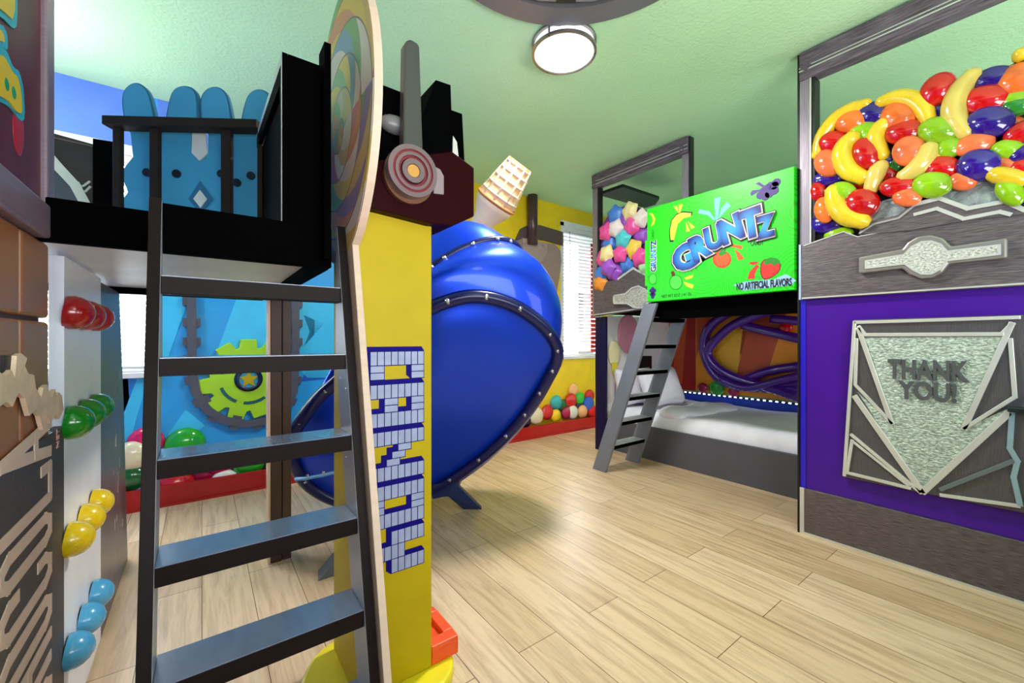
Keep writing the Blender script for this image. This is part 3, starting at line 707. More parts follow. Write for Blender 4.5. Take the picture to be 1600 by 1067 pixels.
MB().prism([PY(x, y, HY-.004) for x, y in [(676, 258), (688, 264), (694, 275), (694, 304), (678, 302)]], (0, .01, 0)).build('lug', mat('lug_grey', (140, 124, 130), .4), head, bevel=.003)

# ------------------------------------------------------------------ slide
sl = thing('tube_slide', 'big glossy blue moulded tube slide with bolted flanges in the middle of the room', 'slide', (1.1, 2.4, 0))
Lc = Vector((661, 622)); mn = Vector((-.39, -.92))
Lp = [(450, 690), (458, 728), (482, 762), (530, 786), (600, 788), (650, 778), (692, 758), (738, 728), (782, 692), (822, 648), (852, 602), (874, 556), (862, 520), (825, 486), (782, 466), (740, 460), (700, 468), (660, 486), (600, 528), (530, 590), (486, 632)]
def t_at(x, y): return 2.45-((Vector((x, y))-Lc).dot(mn))*.0021
ringL = [PT(x, y, t_at(x, y)) for x, y in Lp]
nL = len(Lp)
def scaled(k, cx, cy, dt, ease=0):
    out = []
    for x, y in Lp:
        X = cx+(x-Lc.x)*k; Y = cy+(y-Lc.y)*k
        out.append(PT(X, Y, (t_at(x, y)-2.45)*k+2.45+dt))
    return out
cap_rings = [ringL, scaled(.95, 662, 622, .02), scaled(.80, 663, 624, -.02), scaled(.58, 666, 628, -.05), scaled(.3, 668, 630, -.065), scaled(.02, 668, 630, -.07)]
def loft_rings(rings, capend=False):
    m = MB(); n = len(rings[0]); vs = [p for r in rings for p in r]; fs = []
    for i in range(len(rings)-1):
        for j in range(n): fs.append((i*n+j, i*n+(j+1) % n, (i+1)*n+(j+1) % n, (i+1)*n+j))
    m.add(vs, fs); return m
loft_rings(cap_rings).build('tube_section', slide_m, sl, True, sub=2, label='large dark blue lower section')
# upper shell: from L to ring A to the neck
def ellring(cx, cy, a, b, ang, t0, dt):
    out = []; ang = math.radians(ang)
    for k, (x, y) in enumerate(Lp):
        # parameter of the L-ring point in its own ellipse frame
        d = Vector((x, y))-Lc; mj = Vector((.92, -.39))
        th = math.atan2(d.dot(mn)/150, d.dot(mj)/228)
        p = Vector((math.cos(ang), -math.sin(ang)))*math.cos(th)*a+Vector((-math.sin(ang), -math.cos(ang)))*math.sin(th)*b
        out.append(PT(cx+p.x, cy+p.y, t0-math.sin(th)*dt))
    return out
rA = ellring(715, 452, 115, 52, 35, 2.50, .16)
rM = ellring(712, 506, 172, 96, 31, 2.46, .28)
rM0 = ellring(694, 560, 206, 128, 26, 2.45, .32)
rN = ellring(704, 402, 82, 50, 35, 2.55, .15)
rE = ellring(640, 400, 60, 52, 20, 2.62, .15)
loft_rings([ringL, rM0, rM, rA]).build('tube_section', slide_m, sl, True, sub=2, label='bright blue upper section')
loft_rings([rA, rN, ellring(682, 398, 66, 46, 30, 2.60, .12), rE]).build('tube_section', slide_m, sl, True, sub=2, label='top section under the cone')
# shell behind the lower flange
back = [scaled(1.0, 661, 622, 0), scaled(1.03, 668, 636, .10), scaled(.86, 664, 624, .35), scaled(.5, 661, 618, .5), scaled(.02, 661, 618, .5)]
loft_rings(back).build('tube_section', slide_m, sl, True, sub=2, label='rear section behind the flange')
def flange(r, rad, nm='flange', scale=1.0):
    k = len(r); c = sum(r, Vector((0, 0, 0)))/k
    pts = []
    for i in range(k):
        p0, p1, p2, p3 = r[(i-1) % k], r[i], r[(i+1) % k], r[(i+2) % k]
        for s_ in (0, .25, .5, .75):
            pts.append(.5*((2*p1)+(-p0+p2)*s_+(2*p0-5*p1+4*p2-p3)*s_*s_+(-p0+3*p1-3*p2+p3)*s_**3))
    MB().tube(pts, rad, 8, closed=True, sq=(1.0, 1.0)).build(nm, flange_m, sl, True)
    return pts
fl = flange([c_+(p-c_)*.985 for c_ in [sum(ringL, Vector((0, 0, 0)))/nL] for p in ringL], .038)
fa = flange(rA, .02)
def bolt(p, r=.012):
    d = (CAM-p).normalized(); q = p+d*.03
    MB().lathe(q, d, [(r*1.35, 0), (r*1.35, .003), (r*.9, .004), (r*.85, .012), (.0001, .014)], 12).build('bolt', bolt_m, sl, True)
for x, y in ((500, 607), (461, 650), (452, 710), (481, 756), (697, 733), (738, 708), (778, 678), (812, 645), (835, 612), (855, 578), (866, 548), (858, 520), (815, 487), (760, 468), (704, 470)):
    dl = Vector((x, y))-Lc
    best = min(fl, key=lambda p: (Vector((800+F*((p-CAM).dot(Vector((ca, -sa, 0))))/((p-CAM).dot(Vector((sa, ca, 0)))), 531-F*(p.z-CH)/((p-CAM).dot(Vector((sa, ca, 0))))))-Vector((x, y))).length)
    bolt(best)
for x, y in ((700, 408), (740, 378), (780, 368), (799, 378), (678, 432)):
    best = min(fa, key=lambda p: (Vector((800+F*((p-CAM).dot(Vector((ca, -sa, 0))))/((p-CAM).dot(Vector((sa, ca, 0)))), 531-F*(p.z-CH)/((p-CAM).dot(Vector((sa, ca, 0))))))-Vector((x, y))).length)
    bolt(best, .009)
# seam flange low on the left
sm = [PT(x, y, 2.42) for x, y in ((462, 748), (480, 747), (505, 742), (540, 734), (580, 726))]
MB().tube(sm, .018, 8, sq=(1, .6)).build('seam_flange', mat('seam_blue', (96, 160, 220), .25, coat=.4), sl, True)
for p in sm[1:4]:
    MB().disc(p+Vector((0, -.01, .012)), (0, 0, 1), .009, .014, 10).build('bolt', bolt_m, sl)
# feet
fb = mat('foot_navy', (22, 40, 92), .4)
f1 = [PZ(724, 800, 0.0), PZ(752, 800, 0.0)]
a_ = PT(668, 752, 2.72); b_ = PT(706, 752, 2.72); c_ = PZ(754, 799, .005); d_ = PZ(722, 806, .005)
MB().prism([PT(676, 758, 2.7), PT(708, 752, 2.7), PZ(753, 796, 0), PZ(724, 796, 0), PT(700, 776, 2.72), PT(676, 778, 2.72)], (.03, .05, 0)).build('foot', fb, sl, bevel=.004)
MB().prism([PT(676, 760, 2.74), PT(718, 752, 2.74), PT(712, 772, 2.72), PT(676, 780, 2.72)], (.1, .12, 0)).build('foot_bracket', fb, sl)
e_ = PZ(497, 908, 0); 
MB().prism([e_, e_+Vector((.16, 0, 0)), e_+Vector((.16, .0, .15))], (.02, .10, 0)).build('foot', mat('foot_grey', (96, 104, 112), .4), sl, label='grey triangular foot behind the column')
MB().tube([e_+Vector((.16, .05, .10)), PT(600, 770, 2.45)], .03, 10).build('strut', fb, sl)

# ------------------------------------------------------------------ ice cream cone
co = thing('waffle_cone', 'upturned waffle cake cone tilted on top of the blue slide', 'ice cream cone', PT(765, 328, 3.0))
k0 = PT(757, 343, 3.0); k1 = PT(813, 257, 2.85); axv = (k1-k0); Ln = axv.length; axn = axv.normalized()
waf = mat('waffle', (224, 176, 130), .6, vary=(12, (1, 1, 1), .12))
waf2 = mat('waffle_pale', (240, 208, 176), .6)
def S_(px): return px*2.93/F
MB().lathe(k0, axn, [(S_(17), -.08), (S_(18), 0), (S_(29), Ln*.22), (S_(31), Ln*.26), (S_(31), Ln*.31), (S_(30), Ln*.32)], 36).build('collar', waf2, co, True)
MB().lathe(k0, axn, [(S_(31), Ln*.31), (S_(34), Ln*.33), (S_(34), Ln*.36), (S_(31), Ln*.37)], 36).build('rim', mat('waffle_brown', (176, 112, 66), .6), co, True)
MB().lathe(k0, axn, [(S_(31), Ln*.36), (S_(19), Ln*1.0), (S_(16), Ln*1.0), (S_(17), Ln*.9), (.0001, Ln*.88)], 36).build('cup', waf, co, False)
wr_ = MB()
u_ = axn.orthogonal().normalized(); v_ = axn.cross(u_)
for hh in (.45, .58, .71, .84, .96):
    rr = S_(31)+(S_(19)-S_(31))*((hh-.36)/.64)
    wr_.tube([k0+axn*Ln*hh+(u_*math.cos(2*PI*i/24)+v_*math.sin(2*PI*i/24))*(rr+.002) for i in range(24)], .008, 6, closed=True)
for i in range(10):
    a = 2*PI*i/10; q = u_*math.cos(a)+v_*math.sin(a)
    wr_.tube([k0+axn*Ln*.37+q*S_(31), k0+axn*Ln+q*S_(19)], .009, 6)
wr_.build('waffle_ridge', waf2, co, True)
MB().lathe(k0, axn, [(S_(20.5), Ln*.97), (S_(20.5), Ln*1.01), (S_(16), Ln*1.01)], 30).build('lip', mat('lip_rust', (196, 112, 62), .6), co, True)

# ------------------------------------------------------------------ right side: fruit candy machine (x = 2.84)
MX = 2.84
def M1(x, y, d=0): return PX(x, y, MX-d)
NX = (-1, 0, 0)
m1 = thing('candy_machine', 'large purple candy machine front with fruit candies and a thank you flap, at the right', 'candy machine', (MX, .5, 0))
ye = M1(1250, 500).y; yn = -.35
z_t = M1(1250, 86).z; z_b = M1(1250, 125).z
# lower body
MB().box(MX+.01, MX+.05, yn, ye, .27, 1.375).build('panel', purple, m1)
MB().box(MX, MX+.05, yn, ye, 0, .268).build('kick_plate', brushed, m1, bevel=.004)
MB().box(MX-.004, MX+.06, ye+.001, ye+.012, 0, z_t).build('edge_board', mat('edge_black', (10, 8, 14), .4), m1)
MB().box(MX+.06, 3.38, ye-.03, ye+.01, 0, 1.4).build('side_panel', mat('side_dark', (16, 12, 24), .4), m1)
MB().box(MX-.004, MX-.0005, yn, ye, 0, .012).box(MX-.004, MX-.0005, ye-.022, ye, .012, .27).build('kick_edge', silver, m1)
MB().box(MX+.004, MX+.0095, ye-.028, ye, .27, 1.375).build('corner_strip', mat('corner_blue', (36, 22, 190), .35), m1)
# frame
MB().prism([(MX-.015, ye, z_b-.015), (MX-.015, ye, z_t), (MX-.015, yn, z_t), (MX-.015, yn, z_b-.015)], (.08, 0, 0)).build('top_rail', graywood, m1, bevel=.006)
MB().box(MX-.018, MX-.0155, yn, ye-.0, z_b+.035, z_b+.042).box(MX-.018, MX-.0155, yn, ye, z_b+.055, z_b+.06).build('rail_bead', silver, m1)
MB().lathe((MX-.016, ye-.035, z_b+.06), NX, [(.026, 0), (.026, .006), (.019, .006), (.018, .002), (.0001, .002)], 24).build('round_bolt', graywood, m1)
MB().box(MX-.006, MX+.06, ye-.05, ye-.001, 1.60, z_b-.016).build('side_stile', framev, m1)
MB().box(MX-.008, MX+.06, ye-.058, ye-.051, 1.60, z_b-.016).build('stile_bead', silver, m1)
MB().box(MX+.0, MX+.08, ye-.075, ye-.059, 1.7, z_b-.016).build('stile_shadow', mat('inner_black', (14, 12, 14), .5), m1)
# band
band = [(1253, 384), (1318, 361), (1340, 369), (1420, 353), (1500, 338), (1600, 326), (1700, 312), (1700, 438), (1600, 446), (1251, 468)]
bo_ = MB().prism([M1(x, y, .02) for x, y in band], (.06, 0, 0)).build('metal_band', brushed, m1)
MB().strip([M1(x, y, .0205) for x, y in [(1254, 466), (1600, 443), (1690, 437)]], .008, NX, .004).build('band_edge', silver, bo_)
MB().strip([M1(x, y, .0205) for x, y in [(1256, 384), (1318, 362), (1340, 370), (1420, 354), (1500, 339), (1600, 327)]], .005, NX, .003).build('band_edge', silver, bo_)
MB().box(MX-.022, MX+.03, ye-.012, ye-.001, 1.376, 1.70).build('band_end', mat('pale_blue_edge', (170, 186, 214), .35), m1)
crest = [(1340, 366), (1362, 345), (1403, 336), (1425, 317), (1468, 307), (1512, 324), (1570, 312), (1600, 326), (1640, 318), (1700, 300), (1700, 322), (1600, 334), (1500, 346), (1420, 360)]
cr_ = MB().prism([M1(x, y, .028) for x, y in crest], (.03, 0, 0)).build('crest_plate', brushed, m1)
MB().strip([M1(x, y, .0285) for x, y in [(1428, 320), (1468, 310), (1512, 326), (1570, 315), (1600, 328)]], .018, NX, .006).build('crest_line', silver, cr_)
MB().strip([M1(x, y, .0285) for x, y in [(1430, 335), (1464, 326), (1506, 342), (1562, 331), (1578, 335)]], .016, NX, .006).build('crest_line', silver, cr_)
MB().strip([M1(x, y, .0285) for x, y in [(1344, 364), (1366, 350), (1404, 341), (1428, 322)]], .009, NX, .005).build('crest_line', mat('mid_edge', (160, 158, 158), .35), cr_)
emb = [(1344, 403), (1412, 390), (1420, 380), (1435, 371), (1455, 368), (1475, 373), (1488, 386), (1575, 373), (1575, 404), (1484, 413), (1474, 426), (1458, 435), (1440, 436), (1422, 429), (1412, 420), (1344, 428)]
embi = [(1353, 408), (1413, 398), (1424, 386), (1440, 378), (1455, 377), (1470, 382), (1480, 393), (1562, 383), (1562, 397), (1480, 407), (1470, 420), (1455, 428), (1440, 428), (1426, 421), (1414, 412), (1353, 419)]
em_ = MB().prism([M1(x, y, .021) for x, y in emb], (-.03, 0, 0)).build('coin_handle', mat('emblem_metal', (150, 146, 142), .3, metal=.4), m1, bevel=.008)
MB().prism([M1(x, y, .0515) for x, y in embi], (-.004, 0, 0)).build('hammered_face', hammer_l, em_)
MB().strip([M1(x, y, .052) for x, y in embi], .008, NX, .004, closed=True).build('bevel_line', silver, em_)
# thank you flap
pl = [(1335, 500), (1594, 492), (1640, 491), (1640, 820), (1600, 800), (1318, 744)]
fp_ = MB().prism([M1(x, y, 0) for x, y in pl], (-.02, 0, 0)).build('flap', brushed_v, m1, bevel=.006)
tri = [(1349, 527), (1568, 526), (1508, 668), (1580, 636), (1442, 770), (1340, 612), (1394, 662)]
MB().prism([M1(x, y, .0205) for x, y in tri], (-.004, 0, 0)).build('hammered_face', hammer, fp_)
def sp(pts, w_, name='ridge', mm=silver, d=.0207): MB().strip([M1(x, y, d) for x, y in pts], w_*1.3, NX, .012).build(name, mm, fp_, bevel=.002)
sp([(1337, 504), (1592, 496)], .012); sp([(1336, 503), (1320, 742)], .012)
sp([(1343, 511), (1352, 523), (1566, 522), (1582, 506)], .014)
sp([(1342, 514), (1394, 661)], .016); sp([(1394, 661), (1338, 602)], .012); sp([(1339, 530), (1337, 600)], .012)
sp([(1337, 620), (1441, 768)], .02)
sp([(1331, 679), (1438, 768)], .012); sp([(1332, 688), (1324, 738), (1422, 762)], .012); sp([(1334, 690), (1420, 758)], .01)
sp([(1581, 506), (1507, 669)], .016); sp([(1507, 669), (1586, 620), (1579, 530)], .012)
sp([(1443, 768), (1575, 646)], .02)
pbl = mat('pale_cyan_edge', (150, 180, 190), .3, metal=.3)
sp([(1471, 764), (1588, 718)], .014, 'ridge', mat('soft_edge', (112, 122, 126), .35, metal=.3)); sp([(1582, 640), (1578, 700), (1590, 720), (1584, 745), (1594, 788)], .014, 'ridge', pbl); sp([(1471, 773), (1592, 790)], .012)
dkl = mat('letter_steel', (92, 94, 96), .4, metal=.3)
cT = M1(1448, 578, .0248); text('lettering', 'THANK', cT, (0, -1, 0), (0, 0, 1), abs(M1(1387, 578).y-M1(1510, 578).y), .09, .014, dkl, fp_, offset=.03)
cT = M1(1448, 611, .0248); text('lettering', 'YOU!', cT, (0, -1, 0), (0, 0, 1), abs(M1(1403, 611).y-M1(1491, 611).y), .085, .014, dkl, fp_, offset=.03)
hp = M1(1588, 637, 0)
MB().box(MX-.09, MX-.021, hp.y-.25, hp.y+.02, hp.z-.012, hp.z+.008).build('pull_handle', mat('handle_dark', (20, 34, 32), .3), m1, bevel=.004)
# candies
back_poly = [(1270, 400), (1272, 330), (1280, 245), (1300, 200), (1350, 170), (1400, 155), (1445, 165), (1470, 130), (1500, 122), (1560, 112), (1600, 90), (1680, 40), (1700, 330), (1400, 370)]
cd_ = MB().prism([M1(x, y, -.035) for x, y in back_poly], (.01, 0, 0)).build('candy_board', mat('board_dark', (24, 10, 30), .5), m1, label='dark board carrying the fruit candies')
CM = {'o': mat('candy_orange', (240, 110, 40), .12, coat=.8, vary=(9, (1, 1, 1), .4)), 'p': mat('candy_purple', (44, 12, 124), .12, coat=.8, vary=(8, (1, 1, 1), .3)),
      'r': mat('candy_red', (198, 10, 10), .12, coat=.8, vary=(8, (1, 1, 1), .2)), 'g': mat('candy_green', (140, 190, 16), .12, coat=.8, vary=(8, (1, 1, 1), .2)),
      'd': mat('candy_dark_green', (40, 130, 40), .12, coat=.8), 'y': mat('candy_yellow', (234, 198, 40), .14, coat=.7, vary=(9, (1, 1, 1), .12))}
CM['y2'] = mat('candy_banana_pale', (222, 196, 96), .16, coat=.7, vary=(9, (1, 1, 1), .12))
CM['o2'] = mat('candy_peach', (236, 112, 62), .12, coat=.8, vary=(9, (1, 1, 1), .3))
seq = [
 ('p', 1462, 172, 22, 16, 5), ('p', 1505, 225, 40, 14, 0), ('p', 1382, 252, 20, 12, 15), ('p', 1590, 225, 26, 16, 10), ('d', 1400, 258, 18, 10, 40), ('r', 1385, 272, 18, 12, 5), ('r', 1352, 285, 18, 12, 5), ('p', 1362, 178, 24, 17, 10), ('p', 1292, 279, 26, 11, 12), ('p', 1290, 350, 26, 14, 5), ('r', 1460, 228, 28, 12, 20), ('g', 1358, 208, 22, 17, 5), ('g', 1310, 366, 22, 9, 10), ('o2', 1590, 195, 22, 12, -20), ('p', 1430, 330, 22, 12, 10), ('r', 1278, 300, 13, 14, 0), ('p', 1590, 300, 20, 18, 0), ('o', 1345, 345, 20, 12, 0),
 ('B', 'y', [(1277, 245), (1284, 215), (1305, 187), (1332, 170), (1357, 162)], 10), ('B', 'y', [(1400, 184), (1376, 200), (1368, 222), (1380, 246)], 12), ('B', 'y', [(1374, 161), (1398, 153), (1426, 156), (1444, 172), (1451, 192)], 12),
 ('o', 1328, 190, 24, 15, 20), ('r', 1300, 222, 24, 15, 12), ('o', 1403, 182, 27, 20, 15), ('r', 1412, 206, 30, 17, 15), ('g', 1342, 205, 14, 10, 0),
 ('g', 1590, 158, 30, 18, 15), ('r', 1465, 140, 32, 19, 38), ('p', 1552, 122, 34, 15, 18), ('r', 1540, 156, 40, 20, 14), ('B', 'y', [(1602, 78), (1590, 92)], 10), ('o', 1592, 125, 36, 22, 25), ('d', 1590, 165, 28, 14, 15),
 ('r', 1352, 240, 21, 22, 5), ('o2', 1293, 255, 20, 19, 20), ('B', 'y', [(1335, 212), (1320, 228), (1316, 248), (1328, 268), (1352, 279)], 13), ('B', 'y2', [(1380, 256), (1368, 272), (1360, 300)], 11),
 ('B', 'y2', [(1523, 114), (1502, 138), (1491, 165), (1494, 190), (1512, 210)], 14), ('g', 1466, 204, 32, 19, 8), ('r', 1600, 205, 34, 14, 22), ('p', 1546, 191, 38, 22, 12), ('g', 1482, 232, 22, 14, 25), ('g', 1574, 234, 26, 14, 5),
 ('o2', 1420, 236, 26, 20, 25), ('o2', 1522, 226, 32, 15, 18), ('y', 1466, 245, 10, 8, 10), ('r', 1470, 262, 28, 16, 10), ('o2', 1570, 256, 20, 9, -10), ('r', 1598, 262, 22, 12, 15), ('p', 1598, 240, 22, 10, 25),
 ('B', 'y2', [(1452, 228), (1446, 248), (1430, 266), (1408, 278)], 13), ('g', 1315, 302, 22, 16, 5), ('r', 1345, 318, 28, 20, 10), ('r', 1403, 292, 28, 14, 8), ('o2', 1504, 283, 22, 13, 5), ('o', 1288, 328, 15, 18, 0), ('p', 1528, 258, 34, 22, 14),
 ('B', 'y', [(1301, 295), (1306, 318), (1322, 338), (1352, 347)], 13), ('o2', 1417, 308, 22, 13, 5), ('g', 1456, 289, 31, 18, 8), ('B', 'y', [(1548, 270), (1572, 276), (1602, 282)], 12), ('g', 1578, 300, 24, 18, -30)]
for i, c in enumerate(seq):
    dd = -.03+.0012*i
    if c[0] == 'B':
        _, cc, path, r = c
        pts = [M1(x, y, dd) for x, y in path]
        # densify
        q = []
        for k in range(len(pts)-1):
            p0 = pts[max(k-1, 0)]; p1 = pts[k]; p2 = pts[k+1]; p3 = pts[min(k+2, len(pts)-1)]
            for s_ in (0, .33, .66): q.append(.5*((2*p1)+(-p0+p2)*s_+(2*p0-5*p1+4*p2-p3)*s_*s_+(-p0+3*p1-3*p2+p3)*s_**3))
        q.append(pts[-1])
        x, y = path[len(path)//2]
        rr = 1.12*r*(M1(x, y+1).z-M1(x, y).z)*-1
        n_ = len(q)
        rad = [rr*(.55+.45*math.sin(PI*min(max(k/(n_-1), .08), .92))**.6) for k in range(n_)]
        d0 = (q[0]-q[1]).normalized()*rr*.4; d1 = (q[-1]-q[-2]).normalized()*rr*.4
        q = [q[0]+d0]+q+[q[-1]+d1]; rad = [rad[0]*.45]+rad+[rad[-1]*.45]
        MB().tube(q, rad, 12).build('banana_candy', CM[cc], cd_, True)
    else:
        cc, x, y, a, b, an = c; an = math.radians(an); a *= 1.13; b *= 1.16
        p = M1(x, y, dd)
        e1 = M1(x+math.cos(an)*a, y-math.sin(an)*a, dd)-p; e2 = M1(x-math.sin(an)*b, y-math.cos(an)*b, dd)-p
        th = min(e1.length, e2.length)*.6
        MB().ell(p, e1, e2, (th, 0, 0), nu=20, nv=12).build('fruit_candy', CM[cc], cd_, True)
coinm = mat('coin_silver', (158, 164, 166), .35, metal=.5, vary=(30, (1, 1, 1), .3), bump=(35, (1, 1, 1), .6))
for x, y, r in ((1394, 350, .13), (1524, 322, .135)):
    c = M1(x, y, -.004)
    MB().lathe(c, NX, [(r, -.01), (r, .012), (r*.93, .012), (r*.92, .007), (r*.68, .007), (r*.66, .011), (r*.3, .014), (.0001, .014)], 48).build('coin', coinm, cd_)

# ------------------------------------------------------------------ star candy machine (x = 3.25)
NXP = 3.25
def M2(x, y, d=0): return PX(x, y, NXP-d)
m2 = thing('candy_machine', 'smaller candy machine front with pastel star candies beside the yellow wall', 'candy machine', (NXP, 2.4, 0))
a = M2(927, 282); b = M2(1077, 221)
yf, ynr = M2(927, 400).y, M2(1077, 260).y
zt2, zb2 = 2.83, 2.83-.135
MB().box(NXP-.03, NXP+.05, ynr, yf, zb2, zt2).build('top_rail', graywood, m2, bevel=.008)
MB().box(NXP-.034, NXP-.0305, ynr, yf, zb2+.03, zb2+.037).box(NXP-.034, NXP-.0305, ynr, yf, zb2+.06, zb2+.065).build('rail_bead', silver, m2)
for y in (yf-.04, ynr+.05):
    MB().lathe((NXP-.031, y, zb2+.045), NX, [(.024, 0), (.024, .006), (.017, .006), (.016, .002), (.0001, .002)], 20).build('round_bolt', graywood, m2)
MB().box(NXP-.01, NXP+.04, yf-.06, yf, 1.38, zb2-.001).build('side_stile', framev, m2)
MB().box(NXP-.01, NXP+.04, ynr, ynr+.06, 1.5, zb2-.001).build('side_stile', framev, m2)
MB().box(NXP-.01, NXP+.05, ynr-.012, ynr-.001, 1.5, zt2).build('edge_board', MATS['edge_black'], m2)
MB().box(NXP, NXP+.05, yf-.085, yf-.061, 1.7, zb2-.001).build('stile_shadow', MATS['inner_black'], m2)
MB().prism([PZ(x, y, 2.66) for x, y in [(936, 305), (973, 292), (1030, 311), (1024, 320), (1008, 325)]], (0, 0, .03)).build('inner_shelf', MATS['inner_black'], m2)
bnd = [(927, 447), (957, 437), (968, 436), (990, 418), (1012, 430), (1030, 426), (1030, 479), (928, 494)]
b2 = MB().prism([M2(x, y, .02) for x, y in bnd], (.06, 0, 0)).build('metal_band', brushed, m2)
MB().strip([M2(x, y, .0205) for x, y in [(966, 436), (990, 419), (1012, 431)]], .02, NX, .006).build('crest_line', silver, b2)
MB().strip([M2(x, y, .0205) for x, y in [(928, 492), (1030, 478)]], .01, NX, .004).build('band_edge', silver, b2)
e2_ = [(960, 462), (978, 459), (988, 450), (998, 447), (1008, 452), (1016, 460), (1028, 457), (1028, 470), (1014, 472), (1002, 481), (990, 480), (980, 474), (960, 474)]
q_ = MB().prism([M2(x, y, .021) for x, y in e2_], (-.03, 0, 0)).build('coin_handle', hammer_l, m2, bevel=.008)
MB().strip([M2(x, y, .0515) for x, y in e2_], .014, NX, .005, closed=True).build('bevel_line', silver, q_)
sb = MB().prism([M2(x, y, -.02) for x, y in [(934, 450), (936, 360), (948, 340), (960, 328), (985, 318), (1012, 330), (1030, 340), (1030, 440)]], (.01, 0, 0)).build('candy_board', mat('board_violet', (120, 60, 150), .5), m2, label='violet board carrying the star candies')
SCM = {'b': (70, 130, 220), 'c': (244, 222, 160), 'w': (246, 226, 220), 'p': (160, 80, 200), 'k': (240, 80, 160), 't': (80, 200, 210), 'y': (246, 206, 80), 'm': (190, 236, 190), 'o': (246, 150, 50)}
for i, (cc, x, y) in enumerate([('p', 978, 345), ('b', 952, 380), ('p', 1002, 369), ('b', 980, 412), ('b', 940, 427), ('o', 938, 442), ('p', 960, 425), ('k', 942, 405), ('m', 1008, 412), ('c', 984, 330), ('b', 961, 335), ('w', 1001, 342), ('k', 947, 362), ('w', 962, 357), ('k', 987, 354), ('y', 990, 389), ('k', 1000, 402), ('k', 969, 396), ('t', 973, 374), ('p', 950, 418), ('c', 948, 397)]):
    c = M2(x, y, -.01+.004*i); r = .125; m = MB(); rot = (i*37 % 20-10)/20
    n0 = len(m.v)
    ring = star_pts(c, (0, -1, 0), (0, 0, 1), r, .54, rot)
    inner = star_pts(c+Vector((-.04, 0, 0)), (0, -1, 0), (0, 0, 1), r*.66, .54, rot)
    vs = ring+inner+[c+Vector((-.05, 0, 0))]
    fs = [(k, (k+1) % 10, (k+1) % 10+10, k+10) for k in range(10)]+[(k+10, (k+1) % 10+10, 20) for k in range(10)]
    m.add(vs, fs).build('star_candy', mat('star_'+cc, SCM[cc], .35, coat=.3), sb, True, sub=1)
MB().lathe(M2(977, 428, -.002), NX, [(.1, -.01), (.1, .012), (.09, .012), (.09, .007), (.0001, .007)], 32).build('coin', coinm, sb)

# ------------------------------------------------------------------ bunk bed structure
bk_ = thing('bunk_bed', 'grey and black bunk bed built between the two candy machines', 'bunk bed', (3.9, 2.0, 0))
YB0 = ye+.015; YB1 = 2.95
dark = mat('bunk_black', (2, 2, 3), .8, spec=.02)
MB().box(3.41, 3.44, YB0, YB1, 0, .315).build('bed_base', graybed, bk_, bevel=.003)
MB().box(3.445, RX-.02, YB0, YB1-.02, .05, .27).build('slat_base', graybed, bk_)
MB().box(NXP+.05, NXP+.08, YB1-.12, YB1+.02, 0, 1.378).build('post', mat('post_navy', (10, 10, 64), .35, spec=.3), bk_, bevel=.003)
MB().box(3.46, RX-.01, YB1-.01, YB1+.02, 0, 1.40).build('end_panel', mat('end_white', (236, 232, 232), .5), bk_)
MB().box(2.86, RX-.01, YB0, 1.99, 1.415, 1.445).build('upper_deck', dark, bk_)
MB().box(NXP+.09, RX-.01, 1.995, YB1+.02, 1.415, 1.445).build('upper_deck', dark, bk_)
MB().box(2.862, 2.88, YB0, 1.99, 1.30, 1.414).build('upper_beam', dark, bk_)
bpn = thing('balloon_mural', 'white end panel picture of a pink and a cream balloon behind the grey ladder', 'wall mural', (4, YB1, .9))
EY = YB1-.012
MB().ell(PY(982, 522, EY), (.19, 0, 0), (0, 0, .22), (0, .01, 0)).build('balloon', mat('balloon_pink', (236, 160, 180), .3, coat=.5), bpn, True, label='pink balloon')
MB().ell(PY(960, 552, EY-.012), (.10, 0, 0), (0, 0, .14), (0, .01, 0)).build('balloon', mat('balloon_cream', (250, 244, 190), .3, coat=.5), bpn, True, label='cream balloon')
bt = [(956, 566), (964, 566), (967, 585), (962, 582), (960, 587), (957, 582)]
MB().prism([PY(x, y, EY-.022) for x, y in bt], (0, .004, 0)).build('tuft', mat('tuft_y', (240, 220, 60), .5), bpn)
MB().strip([PY(x, y, EY) for x, y in [(961, 587), (960, 640)]], .012, (0, -1, 0), .004).build('ribbon', mat('ribbon_v', (170, 150, 190), .5), bpn)
MB().prism([PY(x, y, EY) for x, y in [(985, 556), (1018, 556), (1018, 632), (972, 632), (966, 606)]], (0, -.004, 0)).build('dark_shape', MATS['gap_black'], bpn)
# mural on the right wall inside the bunk
OW = RX-.001
mu = thing('tube_mural', 'orange sunburst mural with twisting purple tubes along the lower bunk', 'wall mural', (RX, 2.0, .9))
def R_(x, y, d=0): return PX(x, y, OW-d)
or1, or2, or3 = mat('mural_orange', (252, 160, 30), .5), mat('mural_rust', (206, 84, 30), .5), mat('mural_red', (170, 26, 14), .5)
bm_ = MB(); bm_.box(OW-.012, OW, YB0, R_(1088, 540).y, .55, 1.41, 0); bm_.box(OW-.012, OW, R_(1088, 540).y, YB1-.012, .55, 1.41, 2)
for q in ([(1165, 480), (1232, 480), (1200, 580), (1150, 600)], [(1088, 480), (1118, 480), (1096, 530), (1088, 560)], [(1056, 480), (1075, 480), (1066, 600), (1052, 600)]):
    bm_.prism([R_(x, y, .012) for x, y in q], (-.002, 0, 0), 1)
bm_.prism([R_(x, y, .012) for x, y in [(1128, 515), (1168, 515), (1150, 590), (1112, 575)]], (-.002, 0, 0), 3)
bm_.build('mural_board', [or1, or2, or3, mat('mural_yellow', (246, 186, 40), .5)], mu)
pt = mat('tube_purple', (84, 30, 150), .22, coat=.6)
